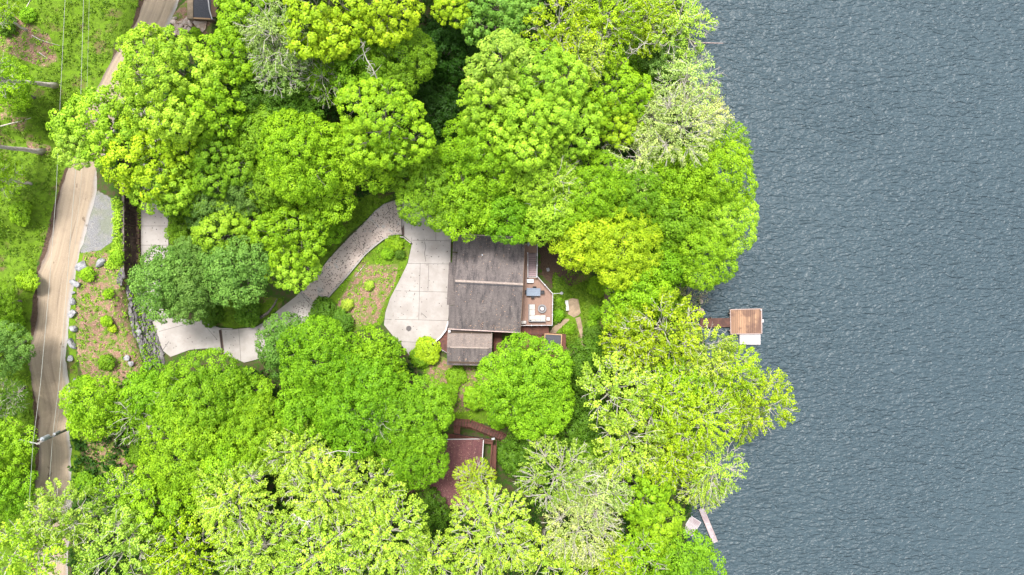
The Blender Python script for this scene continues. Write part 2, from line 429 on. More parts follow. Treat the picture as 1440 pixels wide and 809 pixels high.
def PT(px, py, dz=0.0):
    z = 0.0
    for _ in range(8):
        p = P(px, py, z); z = z * .4 + (T(p[0], p[1]) + dz) * .6
    p = P(px, py, z); return (p[0], p[1], T(p[0], p[1]) + dz)

# masks in photograph-plan coordinates
ROADC = [(240, -60), (228, 0), (213, 38), (190, 75), (163, 118), (142, 165), (128, 205), (117, 240), (108, 275), (93, 340), (79, 390), (72, 450), (71.5, 540), (76.5, 600), (77, 680), (74, 740), (70, 800), (68, 880)]
DRIVE_A = [(176, 95), (190, 92), (226, 160), (236, 220), (237.5, 270), (237, 310), (237, 362), (228, 392), (222, 425), (240, 446), (283, 452.5), (310, 463.5), (327, 463.5), (360, 460), (373, 452), (393, 435), (415, 418), (440, 395), (462, 365), (492, 333), (514, 312), (527, 297), (540, 287), (553.5, 282.5), (564.5, 281),
           (565, 330), (553.6, 330.5), (540, 335.5), (527, 345), (513.5, 357), (488, 388), (462, 417), (450, 432), (440, 449), (425, 470), (400, 492), (372, 503), (343.7, 510), (313.6, 497), (290, 490), (267, 492), (240, 502), (230, 493.6), (220, 470), (213.5, 450), (207, 425), (202, 395), (199, 360), (198.7, 297), (196, 250), (192, 205), (182, 160)]
DRIVE_B = [(565.5, 281), (600, 290), (638, 300), (639, 316), (634, 340), (633.5, 370), (631, 372), (630.5, 412), (632, 435), (630, 450), (626.5, 464), (619, 474), (611, 480), (598, 487), (587, 495), (576, 500), (567, 488), (553.6, 473.6), (540, 457), (542, 440), (548.6, 420), (560, 398), (573.6, 370), (578, 350), (579.5, 342), (569.5, 333), (566, 330)]
ISLAND = [(553, 331), (569, 333), (579, 342), (573, 371), (559, 400), (547, 421), (541, 445), (536, 458), (480, 470), (445, 465), (442, 447), (464, 417), (514, 359), (540, 337)]
LITTER = [[(118, 352), (150, 356), (185, 372), (185, 400), (178, 440), (190, 480), (204, 520), (160, 560), (120, 545), (108, 500), (106, 440), (108, 400)],
          [(505, 372), (560, 372), (556, 400), (541, 425), (530, 455), (480, 462), (465, 440), (485, 410)],
          [(105, 600), (135, 598), (170, 620), (205, 610), (215, 640), (200, 670), (150, 668), (125, 650)],
          [(0, 15), (40, 30), (70, 50), (82, 85), (60, 95), (20, 80), (0, 70)], [(0, 145), (20, 140), (18, 165), (0, 170)], [(36, 198), (72, 205), (70, 222), (40, 215)], [(15, 165), (38, 165), (36, 185), (15, 185)],
          [(600, 495), (690, 525), (690, 575), (640, 580), (600, 530)], [(790, 478), (815, 482), (810, 500), (788, 500)], [(243, 18), (262, 0), (302, 0), (296, 50), (262, 60), (240, 40)]]
GRAVEL = [[(136, 268), (158, 280), (176, 285), (168, 322), (158, 340), (140, 352), (112, 356), (118, 325)]]
GRASS = [[(-20, -40), (205, -40), (200, 30), (160, 60), (148, 130), (110, 225), (85, 290), (52, 370), (48, 450), (50, 560), (54, 700), (40, 830), (-60, 830), (-60, 0)],
         [(96, 360), (112, 356), (140, 352), (175, 330), (178, 292), (186, 292), (182, 370), (150, 380), (108, 400), (106, 480), (112, 560), (108, 620), (130, 700), (95, 700), (98, 560), (95, 450)],
         ISLAND, [(440, 395), (420, 330), (470, 290), (530, 270), (556, 276), (530, 294), (490, 330), (462, 362)],
         [(290, 455), (327, 462), (360, 458), (392, 434), (400, 420), (340, 415), (290, 430)],
         [(780, 380), (850, 390), (865, 480), (800, 520), (780, 470), (776, 420)], [(590, 500), (720, 515), (720, 600), (640, 590), (600, 540)]]
SOIL = [[(758, 345), (800, 348), (815, 385), (800, 408), (780, 405), (762, 388)], [(186, 292), (196, 292), (204, 410), (226, 500), (216, 500), (190, 420), (178, 385)]]
ROADL = [(210, -60), (200, 0), (190, 36), (166, 75), (146, 118), (124, 165), (108, 205), (95, 240), (84, 275), (67, 340), (54, 390), (47.5, 450), (48, 540), (53, 600), (54, 680), (51, 740), (47, 800)]
def maskfield(px, py, polys, soft=5):
    m = np.zeros(px.shape)
    for p in polys: m = np.maximum(m, np.clip(.5 + sdist(px, py, p) / (2 * soft), 0, 1))
    return m

xs = np.concatenate([np.linspace(-900, -100, 30)[:-1], np.arange(-100, 42, .42), np.linspace(42, 1200, 30)])
ys = np.concatenate([np.linspace(-900, -60, 30)[:-1], np.arange(-60, 60, .42), np.linspace(60, 900, 30)])
GX, GY = np.meshgrid(xs, ys); GZ = terr(GX, GY)
GZ = GZ + (np.sin(GX * 1.3 + np.sin(GY * .9) * 2) * np.sin(GY * 1.1 + 1.3) * .05 + np.sin(GX * .5 + 2) * np.sin(GY * .43) * .06)
gpx, gpy = topx(GX, GY, GZ)
near = np.minimum(-sdist(gpx, gpy, DRIVE_A), -sdist(gpx, gpy, DRIVE_B)); near = np.minimum(near, sdist(gpx, gpy, ROADC, False) - 24)
GZ -= .12 * np.clip(1 - near / 5, 0, 1)
nx, ny = len(xs), len(ys)
idx = np.arange(nx * ny).reshape(ny, nx)
Q = np.stack([idx[:-1, :-1], idx[:-1, 1:], idx[1:, 1:], idx[1:, :-1]], -1).reshape(-1, 4)
ground = mesh_np('ground', np.stack([GX, GY, GZ], -1).reshape(-1, 3), Q, M['ground'])
ground['kind'] = 'structure'; ground.data.polygons.foreach_set('use_smooth', [True] * len(ground.data.polygons))
inview = (np.abs(gpx - 720) < 800) & (np.abs(gpy - 404) < 500)
mk = np.zeros((ny, nx, 4)); mk[..., 3] = 1
mk[..., 0] = np.where(inview, maskfield(gpx, gpy, LITTER), 0)
mk[..., 1] = np.where(inview, maskfield(gpx, gpy, GRAVEL, 3), 0)
mk[..., 2] = np.where(inview, maskfield(gpx, gpy, GRASS), 0)
at = ground.data.attributes.new('mask', 'FLOAT_COLOR', 'POINT'); at.data.foreach_set('color', mk.astype(np.float32).ravel())
soil = np.maximum(maskfield(gpx, gpy, SOIL, 4), np.clip(1.15 - sdist(gpx, gpy, ROADL, False) / 7, 0, 1)) * inview  # left road edge: brown cut bank, its shading painted in as soil
at = ground.data.attributes.new('soil', 'FLOAT', 'POINT'); at.data.foreach_set('value', soil.astype(np.float32).ravel())

# lake
wb = MB()
wx = [25, 80, 300, 1500]; wy = [-1200, -200, 0, 200, 1200]
wv = [(x, y, -8) for y in wy for x in [-10] + wx]
wb.add(wv, [(j * 5 + i, j * 5 + i + 1, (j + 1) * 5 + i + 1, (j + 1) * 5 + i) for j in range(4) for i in range(4)])
wb.build('lake', 'water')['kind'] = 'structure'

# ------------------------------------------------------------------ draped sheets
import bmesh
def draped(name, polys_px, mat, dz=.06, th=.12, cut=1.2, kind='structure', parent=None, solid=True):
    bm = bmesh.new()
    for poly in polys_px:
        pts = [PT(*p)[:2] for p in poly]
        vs = [bm.verts.new((x, y, 0)) for x, y in pts]
        f = bm.faces.new(vs)
    bm.normal_update()
    for f in bm.faces:
        if f.normal.z < 0: f.normal_flip()
    xs_ = [v.co.x for v in bm.verts]; ys_ = [v.co.y for v in bm.verts]
    bmesh.ops.triangulate(bm, faces=bm.faces[:])
    for k in np.arange(min(xs_) + cut, max(xs_), cut):
        bmesh.ops.bisect_plane(bm, geom=bm.verts[:] + bm.edges[:] + bm.faces[:], plane_co=(k, 0, 0), plane_no=(1, 0, 0))
    for k in np.arange(min(ys_) + cut, max(ys_), cut):
        bmesh.ops.bisect_plane(bm, geom=bm.verts[:] + bm.edges[:] + bm.faces[:], plane_co=(0, k, 0), plane_no=(0, 1, 0))
    X = np.array([v.co.x for v in bm.verts]); Y = np.array([v.co.y for v in bm.verts]); Z = terr(X, Y) + dz
    for v, z in zip(bm.verts, Z): v.co.z = z
    if solid:
        r = bmesh.ops.extrude_face_region(bm, geom=[e for e in bm.edges if e.is_boundary])
        for v in r['geom']:
            if isinstance(v, bmesh.types.BMVert): v.co.z -= th
    me = bpy.data.meshes.new(name); bm.to_mesh(me); bm.free(); me.materials.append(M[mat] if isinstance(mat, str) else mat)
    o = link_mesh(name, me, parent)
    if kind: o['kind'] = kind
    return o

def strip(name, centre, half, mat, dz, cross=9, n_per=1.0):
    """road strip with UVs"""
    pts = np.array([PT(*p)[:2] for p in centre]); seg = np.hypot(*np.diff(pts, axis=0).T); cum = np.concatenate([[0], np.cumsum(seg)])
    n = int(cum[-1] / n_per); t = np.linspace(0, cum[-1], n)
    cx = np.interp(t, cum, pts[:, 0]); cy = np.interp(t, cum, pts[:, 1])
    k = np.ones(9) / 9
    cx = np.convolve(np.pad(cx, 4, 'edge'), k, 'valid'); cy = np.convolve(np.pad(cy, 4, 'edge'), k, 'valid')
    dx, dy = np.gradient(cx), np.gradient(cy); L = np.hypot(dx, dy); nx_, ny_ = dy / L, -dx / L
    us = np.linspace(0, 1, cross); V = []; UV = []
    rr = np.random.default_rng(3); j1 = np.convolve(rr.normal(0, .2, n + 4), np.ones(5) / 5, 'valid'); j2 = np.convolve(rr.normal(0, .2, n + 4), np.ones(5) / 5, 'valid')
    for i in range(n):
        for u in us:
            s_ = (1 - 2 * u) * half + (j1[i] if u == 0 else (j2[i] if u == 1 else 0))
            x, y = cx[i] + nx_[i] * s_, cy[i] + ny_[i] * s_
            V.append((x, y)); UV.append((u, t[i] / 5))
    V = np.array(V); base = terr(V[:, 0], V[:, 1]); zc = terr(cx, cy).repeat(cross)
    prof = np.tile(.05 * np.cos((us - .5) * math.pi) - .03 * np.exp(-((us - .34) / .07) ** 2) - .03 * np.exp(-((us - .66) / .07) ** 2), n)
    Z = np.maximum(base, .5 * (base + zc)) + dz + prof
    # edges tuck into the ground
    e = np.tile((us == 0) | (us == 1), n); Z = np.where(e, base - .15, Z)
    ii = np.arange(n * cross).reshape(n, cross)
    Qs = np.stack([ii[:-1, :-1], ii[1:, :-1], ii[1:, 1:], ii[:-1, 1:]], -1).reshape(-1, 4)
    o = mesh_np(name, np.column_stack([V, Z]), Qs, M[mat])
    uvl = o.data.uv_layers.new(name='UVMap'); UV = np.array(UV, dtype=np.float32)
    uvl.data.foreach_set('uv', UV[Qs.ravel()].ravel()); o['kind'] = 'structure'
    o.data.polygons.foreach_set('use_smooth', [True] * len(Qs))
    return o
strip('dirt_road', ROADC, 2.45, 'road', .08)

WORN = [(462, 365), (492, 333), (514, 312), (527, 297), (540, 287), (553.5, 282.5), (564.5, 281), (565, 330), (553.6, 330.5), (540, 335.5), (527, 345), (513.5, 357), (488, 388), (462, 417), (440, 447), (405, 450), (420, 416)]
drive = draped('driveway', [DRIVE_A], 'concrete', .08, .25)
drive2 = draped('parking_court', [DRIVE_B], 'concrete', .08, .25)
worn = draped('worn_driveway_section', [[(452, 378), (490, 335.5), (514, 313.5), (528, 298.5), (541, 288.5), (553.5, 284), (564, 282.5), (564, 328.5), (553.6, 329), (539.5, 334), (526, 343.5), (512.5, 355.5), (487, 386.5), (461, 415), (449, 428), (425, 411)]], 'concrete_worn', .084, .002, solid=False)
# joints and cracks as shallow dark seams on the concrete
def seam(pts_px, w=.05):
    out = []
    P3 = [np.array(PT(*p)) for p in pts_px]
    for a, b in zip(P3[:-1], P3[1:]):
        n = max(1, int(np.linalg.norm(b - a) / 1.0)); 
        for i in range(n):
            out.append((a + (b - a) * i / n, a + (b - a) * (i + 1) / n, w))
    return out
sm = MB()
SE = [[(580, 338), (633, 339)], [(572, 370.5), (633, 371.5)], [(556, 409), (631, 411)], [(541, 449), (630, 451)], [(554, 480), (600, 482)], [(579, 331), (579, 342)],
      [(591, 370), (589, 450)], [(603, 371), (602, 409)], [(613, 290), (613, 339)], [(579, 300), (579, 338)], [(494, 335), (513.5, 357)], [(423, 412), (440, 432)], [(553, 283), (553, 330)], [(388, 440), (400, 491)], [(336, 463), (339, 508)],
      [(199, 318), (237, 318)], [(199, 345), (237, 345)], [(218, 468), (262, 456)], [(284, 453), (306, 478)]]
for s_ in SE:
    for a, b, w in seam(s_):
        d = b - a; n_ = np.array([-d[1], d[0], 0]); n_ /= np.linalg.norm(n_); n_ *= w / 2
        q = [a - n_, b - n_, b + n_, a + n_]
        sm.add([(v[0], v[1], T(v[0], v[1]) + .092) for v in q], [(0, 1, 2, 3)])
crack = [(597, 340), (599, 348), (597, 356), (599, 368)], [(592, 440), (597, 444), (600, 447)], [(545, 288), (548, 297), (541, 303)], [(229, 493), (238, 480)]
for s_ in crack:
    for a, b, w in seam(s_, .07):
        d = b - a; n_ = np.array([-d[1], d[0], 0]); n_ /= np.linalg.norm(n_); n_ *= w / 2
        q = [a - n_, b - n_, b + n_, a + n_]
        sm.add([(v[0], v[1], T(v[0], v[1]) + .096) for v in q], [(0, 1, 2, 3)])
sm.build('concrete_joints', 'joint')['kind'] = 'structure'

# white kerb round the planted island and inner bend
def kerb(name, pts_px, w, h, mat, label, cat='kerb', dz=0.0):
    mb = MB(); P3 = [PT(*p) for p in pts_px]
    for a, b in zip(P3[:-1], P3[1:]):
        L = math.hypot(b[0] - a[0], b[1] - a[1]); rz = math.atan2(b[1] - a[1], b[0] - a[0])
        mb.box(((a[0] + b[0]) / 2, (a[1] + b[1]) / 2, (a[2] + b[2]) / 2 + h / 2 + dz), (L + w * .6, w, h + .15), rz)
    return tag(mb.build(name, mat), label, cat)
kerb('kerb', [(462, 418.5), (488, 389.5), (513.5, 358.5), (527, 346.5), (540, 336.5), (553, 332), (568, 334), (578, 342)], .16, .3, 'concrete', 'pale concrete kerb curving round the north tip of the planted island')
kerb('kerb', [(283, 451), (296, 456.5), (310, 462), (327, 462.5)], .15, .3, 'concrete', 'pale concrete kerb at the driveway bend below the dark green trees')
kerb('kerb', [(631, 452), (627.5, 464), (620, 474), (611.5, 481), (600, 488)], .22, .75, 'white', 'curved white edge wall between parking court and small red deck')
# trench drains
def drain(a, b, w, label):
    A, B = PT(*a), PT(*b); L = math.hypot(B[0] - A[0], B[1] - A[1]); rz = math.atan2(B[1] - A[1], B[0] - A[0])
    c = ((A[0] + B[0]) / 2, (A[1] + B[1]) / 2, (A[2] + B[2]) / 2)
    root = empty('trench_drain', c, label, 'drain', 'trench drains across the driveway', rz)
    f = MB()
    for s_ in (-1, 1): f.box((0, s_ * (w / 2 - .03), .115), (L, .06, .05))
    f.build('frame', 'path', root)
    g = MB(); n = int(L / .12)
    for i in range(n): g.box((-L / 2 + (i + .5) * L / n, 0, .105), (.07, w - .14, .04))
    g.box((0, 0, .09), (L, w - .12, .02))
    g.build('grate', 'grate', root)
drain((565.5, 280), (567, 331), .42, 'dark rusty trench drain at the top of the parking court')
drain((310, 464), (314, 497), .42, 'dark rusty trench drain across the lower driveway bend')
mc = PT(575, 462); mh = empty('manhole_cover', mc, 'round dark manhole cover in the concrete parking court', 'manhole cover')
m_ = MB(); m_.disc((0, 0, .085), .36, .02, 28); m_.build('lid', 'manhole', mh)
m_ = MB(); m_.disc((0, 0, .083), .42, .03, 28, inner=.37); m_.build('rim', 'joint', mh)

# ------------------------------------------------------------------ leaves
def leafquads(c, n, size, rs, width=.72):
    k = len(c)
    r = rs.normal(size=(k, 3)); t = np.cross(n, r); t /= (np.linalg.norm(t, axis=1, keepdims=True) + 1e-9)
    b = np.cross(n, t)
    s = (size * rs.uniform(.7, 1.35, k))[:, None]
    fold = n * s * .12
    V = np.stack([c - t * s * .5 - fold, c + b * s * width * .5 + fold, c + t * s * .5 - fold, c - b * s * width * .5 + fold], 1).reshape(-1, 3)
    return V
def unit(v): return v / (np.linalg.norm(v, axis=-1, keepdims=True) + 1e-9)

def sph_dirs(n, rs, zmin=-.35):
    z = rs.uniform(zmin, 1, n); a = rs.uniform(0, 2 * math.pi, n); q = np.sqrt(1 - z * z)
    return np.stack([q * np.cos(a), q * np.sin(a), z], 1)

KIND = {  # puff radius, spacing, leaves per puff, leaf size, jitter, keep, vertical squash, twig amount
    'maple':   dict(pr=.62, sp=.98, n=84, ls=.285, jit=.30, keep=.97, vz=.72, twig=.25, lobes=9, lr=.44),
    'fine':    dict(pr=.72, sp=.98, n=96, ls=.24, jit=.5, keep=.98, vz=.75, twig=.15, lobes=7, lr=.5),
    'feather': dict(pr=.62, sp=.90, n=64, ls=.26, jit=.75, keep=.86, vz=.6, twig=.8, lobes=9, lr=.42),
    'pale':    dict(pr=.60, sp=.86, n=46, ls=.24, jit=.85, keep=.84, vz=.6, twig=1.0, lobes=8, lr=.44),
    'star':    dict(pr=.50, sp=.80, n=56, ls=.24, jit=.70, keep=.9, vz=.55, twig=.9, lobes=11, lr=.36),
    'shrub':   dict(pr=.38, sp=.42, n=60, ls=.2, jit=.5, keep=1, vz=.8, twig=.2, lobes=5, lr=.55),
    'bare':    dict(pr=.4, sp=.4, n=7, ls=.12, jit=.8, keep=.8, vz=.6, twig=1.0, lobes=6, lr=.5),
}
def tubes_np(A, B, ra, rb, seg=4):
    """many straight tapered tubes at once"""
    A = np.asarray(A); B = np.asarray(B); d = unit(B - A)
    ref = np.where(np.abs(d[:, 2:3]) > .8, np.array([[1., 0, 0]]), np.array([[0, 0, 1.]]))
    a = unit(np.cross(d, ref)); b = np.cross(d, a); V = []
    for cen, r in ((A, ra), (B, rb)):
        for j in range(seg):
            t = 2 * math.pi * j / seg
            V.append(cen + np.asarray(r)[:, None] * (math.cos(t) * a + math.sin(t) * b))
    V = np.stack(V, 1); n = len(A); base = np.arange(n)[:, None, None] * (2 * seg)
    q = np.array([[j, (j + 1) % seg, seg + (j + 1) % seg, seg + j] for j in range(seg)])[None]
    return V.reshape(-1, 3), (base + q).reshape(-1, 4)

def make_crown(kind, Rr, seed):
    k = KIND[kind]; rs = np.random.default_rng(seed)
    # sub-crowns carried by the main limbs
    nl = k['lobes'] + int(Rr > 6) * 2; cs = [np.array([rs.uniform(-.1, .1) * Rr, rs.uniform(-.1, .1) * Rr, Rr * .38 * k['vz'] / .7])]; lr = [Rr * (k['lr'] + .08)]
    off = rs.uniform(0, 6.28)
    for i in range(nl):
        a = off + 2 * math.pi * i / nl + rs.uniform(-.25, .25); ring = .62 if i % 2 == 0 else .5
        rr = Rr * (ring + rs.uniform(-.12, .06)); q = Rr * k['lr'] * rs.uniform(.75, 1.12)
        cs.append(np.array([rr * math.cos(a), rr * math.sin(a), Rr * rs.uniform(-.12, .22)])); lr.append(q)
    cs = np.array(cs); lr = np.array(lr); sq = np.array([1, 1, k['vz']])
    pts = []; nrm = []
    for c, r in zip(cs, lr):
        n = int(60 * (r / k['sp']) ** 2); d = sph_dirs(n, rs); p = c + d * r * sq
        ok = np.ones(n, bool)
        for c2, r2 in zip(cs, lr):
            if c2 is c: continue
            ok &= np.linalg.norm((p - c2) / sq, axis=1) > r2 * .93
        pts.append(p[ok]); nrm.append(d[ok])
    pts = np.concatenate(pts); nrm = np.concatenate(nrm)
    # thin to spacing with a grid hash
    order = rs.permutation(len(pts)); sel = []; grid = {}
    sp = k['sp']
    for i in order:
        p = pts[i]; g = tuple((p // sp).astype(int)); bad = False
        for dx in (-1, 0, 1):
            for dy in (-1, 0, 1):
                for dz in (-1, 0, 1):
                    for q in grid.get((g[0] + dx, g[1] + dy, g[2] + dz), ()):
                        if ((p - q) ** 2).sum() < sp * sp: bad = True; break
                    if bad: break
                if bad: break
            if bad: break
        if not bad: grid.setdefault(g, []).append(p); sel.append(i)
    sel = np.array(sel); pts = pts[sel]; nrm = nrm[sel]
    keep = rs.random(len(pts)) < k['keep']; pc = pts[keep]; pn = nrm[keep]
    # an inner layer so the crown is not a hollow shell
    inner = pc * rs.uniform(.55, .82, (len(pc), 1)); m = rs.random(len(pc)) < (.85 if kind == 'fine' else .45)
    pc_all = np.concatenate([pc, inner[m]]); pn_all = np.concatenate([pn, pn[m]])
    npuf = len(pc_all); nleaf = k['n']
    rad = k['pr'] * rs.uniform(.7, 1.25, npuf)
    cnt = np.maximum(4, (nleaf * (rad / k['pr']) ** 2).astype(int)); cnt[len(pc):] = (cnt[len(pc):] * (.7 if kind == 'fine' else .45)).astype(int) + 2
    pid = np.repeat(np.arange(npuf), cnt); tot = len(pid)
    d = sph_dirs(tot, rs, -.8); d = unit(d + pn_all[pid] * .55 + np.array([0, 0, .25]))
    shell = rs.uniform(.55, 1.0, tot) ** .6
    if kind in ('feather', 'star', 'pale', 'bare'):
        out = pc_all[pid] * np.array([1, 1, .2]); out = unit(out + rs.normal(0, .25, (tot, 3)) * 2)
        el = rs.uniform(-1, 1, tot)[:, None] * out * rad[pid][:, None] * .9
        c = pc_all[pid] + d * (rad[pid] * shell * .6)[:, None] * np.array([1, 1, .5]) + el
    else:
        c = pc_all[pid] + d * (rad[pid] * shell)[:, None] * np.array([1, 1, .85])
    c += rs.normal(0, .05 + .12 * k['jit'], (tot, 3)) * k['pr']
    n = unit(d + pn_all[pid] * .3 + np.array([0, 0, .55]) + rs.normal(0, k['jit'], (tot, 3)))
    V = leafquads(c, n, k['ls'], rs)
    pl = rs.uniform(-.22, .22, npuf)
    lobe_i = np.argmin(np.linalg.norm(pc_all[:, None, :] - cs[None], axis=2), axis=1)
    ll = rs.uniform(-.15, .15, len(cs))
    lc = np.clip(.5 + pl[pid] + ll[lobe_i][pid] + rs.normal(0, .2, tot), 0, 1)
    Qd = np.arange(tot * 4).reshape(-1, 4)
    me_o = mesh_np('crown', V, Qd, M['leaf'], lc=lc)
    crown = me_o.data; bpy.data.objects.remove(me_o)
    # branches: fork -> sub-crown centre -> puffs
    fork = np.array([0, 0, -Rr * .42]); A, B, ra, rb = [], [], [], []
    th = .05 + .016 * Rr
    for c_, r_ in zip(cs, lr):
        mid = fork * .45 + c_ * .55 + rs.normal(0, .06 * Rr, 3) - np.array([0, 0, .05 * Rr]); e = c_ + rs.normal(0, .05 * Rr, 3)
        A += [fork, mid]; B += [mid, e]; ra += [th * 1.1, th * .75]; rb += [th * .75, th * .45]
    tw = rs.random(len(pts)) < (k['twig'] * .9 + .1)
    tip_out = 1.0 + (.16 if kind in ('pale', 'bare') else .05) * Rr / np.maximum(np.linalg.norm(pts, axis=1), .5)
    li = np.argmin(np.linalg.norm(pts[:, None, :] - cs[None], axis=2), axis=1)
    tk = .62 if kind in ('maple', 'fine', 'shrub') else 1.0
    for i in np.nonzero(tw)[0]:
        c_ = cs[li[i]]; tip = pts[i] * (tip_out[i] if rs.random() < .5 else .97) + np.array([0, 0, k['pr'] * (.5 if k['twig'] > .5 else .0)])
        mid = c_ * .45 + tip * .55 + rs.normal(0, .1 * lr[li[i]], 3)
        r0 = th * .38 * tk
        A += [c_, mid]; B += [mid, tip]; ra += [r0, r0 * .66]; rb += [r0 * .66, .014 * tk + .006]
        if k['twig'] > .5:
            for _ in range(2 if kind != 'pale' else 3):
                f = rs.uniform(.25, .85); s0 = mid * (1 - f) + tip * f; s1 = s0 + unit(tip - mid + rs.normal(0, .6, 3)) * rs.uniform(.35, 1.0) * (1 if Rr > 2.5 else .4)
                A.append(s0); B.append(s1); ra.append(.024); rb.append(.009)
    V2, Q2 = tubes_np(A, B, np.array(ra), np.array(rb))
    br = mesh_np('branches', V2, Q2, M['paletwig'] if kind in ('pale', 'feather', 'star') else M['twig']); brm = br.data; bpy.data.objects.remove(br)
    return dict(crown=crown, branches=brm, R=Rr * .97, kind=kind)

PROTO = {}
for kd, sizes in (('maple', (4.5, 4.5, 6.5, 6.5, 8.2)), ('fine', (4.2, 4.2, 6.2, 6.2, 8)), ('feather', (4.6, 4.6, 6.4, 6.4, 7.8)), ('pale', (4.6, 6, 7)), ('star', (7.2,)), ('shrub', (1.5, 1.5, 1.2)), ('bare', (2.4,))):
    PROTO[kd] = [make_crown(kd, s_, 100 + i * 7 + hash_) for i, s_ in enumerate(sizes) for hash_ in [sum(map(ord, kd))]]

# footprints no trunk may stand in (plan coordinates of the photo)
HOUSE = [(612, 322), (782, 322), (800, 470), (800, 505), (690, 520), (612, 520)]
CABIN = [(570, 600), (700, 585), (745, 630), (700, 730), (570, 730)]
ROADP = [(x - 27, y) for x, y in ROADC] + [(x + 27, y) for x, y in ROADC[::-1]]
NOGO = [DRIVE_A, DRIVE_B, HOUSE, CABIN, ROADP, [(186, 240), (205, 240), (205, 390), (240, 500), (200, 505), (180, 400)]]
def free_base(x, y):
    x = min(x, float(shore(y)) - 1.2)
    for rr in np.arange(0, 12, .7):
        for a in np.linspace(0, 2 * math.pi, 12 if rr else 1, endpoint=False):
            bx, by = x + rr * math.cos(a), y + rr * math.sin(a)
            if bx > float(shore(by)) - 1.0: continue
            q = topx(bx, by, T(bx, by))
            if all(sdist(np.array([q[0]]), np.array([q[1]]), p)[0] < -3.5 for p in NOGO): return bx, by
    return x, y

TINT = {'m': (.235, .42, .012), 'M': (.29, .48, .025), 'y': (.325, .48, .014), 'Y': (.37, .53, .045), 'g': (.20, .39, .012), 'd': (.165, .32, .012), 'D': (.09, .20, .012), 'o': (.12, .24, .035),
        'O': (.15, .29, .04), 'p': (.38, .51, .12), 'P': (.45, .55, .15), 'b': (.18, .36, .04), 'v': (.165, .35, .01), 'k': (.025, .08, .006), 'w': (.33, .50, .05), 'u': (.26, .39, .08), 'h': (.13, .235, .012), 'q': (.12, .26, .03)}  # k: near-black leaves, the shade of the gaps painted into the foliage
tcount = 0
def tree(px, py, r, kind, tint, label, h=None, name='broadleaf_tree', cat='tree', base=None, bark='bark', group='trees of the lakeside wood', sx=1.0, sy=1.0, proto=None, rot=None):
    global tcount; tcount += 1
    rs = random.Random(tcount * 31 + 5)
    h = (6.5 + .105 * r) if h is None else h
    z = h
    for _ in range(8):
        x, y, _q = P(px, py, z); z = z * .4 + .6 * (max(T(x, y), -7.9) + h)
    x, y, _q = P(px, py, z); rw = r / F * (CAMZ - z)
    ps = PROTO[kind]; best = sorted(ps, key=lambda p: abs(math.log(p['R'] / rw)))
    near_ = [p for p in best if abs(math.log(p['R'] / rw)) < abs(math.log(best[0]['R'] / rw)) + .08]
    pr = proto if proto is not None else near_[tcount % len(near_)]
    s = rw / pr['R']
    if base: bx, by = PT(*base)[:2]
    elif h < 4: bx, by = x, y
    else: bx, by = free_base(x, y)
    bz = T(bx, by)
    root = empty(name, (bx, by, bz), label, cat, group)
    rot = rs.uniform(0, 6.28) if rot is None else rot
    bb = rs.uniform(.92, 1.08); t = [v * bb * rs.uniform(.96, 1.04) for v in TINT[tint]]
    zs = s * rs.uniform(.9, 1.15) * (.7 if name == 'shrub' else 1)
    for nm in ('crown', 'branches'):
        o = link_mesh(nm, pr[nm], root, (x - bx, y - by, z - bz)); o.rotation_euler[2] = rot
        o.scale = (s * sx, s * sy, zs); o.color = (*t, 1)
    fx, fy, fz = x - bx, y - by, z - bz - pr['R'] * .42 * zs / .97
    fz = max(fz, .25)
    if name != 'shrub' or r > 25:
        tr = MB(); r0 = .1 + .028 * rw + (.16 if base else 0); n = 6
        wob = [(rs.uniform(-.15, .15), rs.uniform(-.15, .15)) for _ in range(n + 1)]; wob[0] = wob[-1] = (0, 0); ex = 1.0 if base else 1.25
        if base: wob = [(a_ * .4, b_ * .4) for a_, b_ in wob]
        pts = [(fx * (i / n) ** ex + wob[i][0], fy * (i / n) ** ex + wob[i][1], -.3 + (fz + .3) * i / n) for i in range(n + 1)]
        tr.tube(pts, [r0 * 1.45] + [r0 * (1 - .45 * i / n) for i in range(1, n + 1)], 9)
        tr.build('trunk', bark, root, smooth=True)
    return root

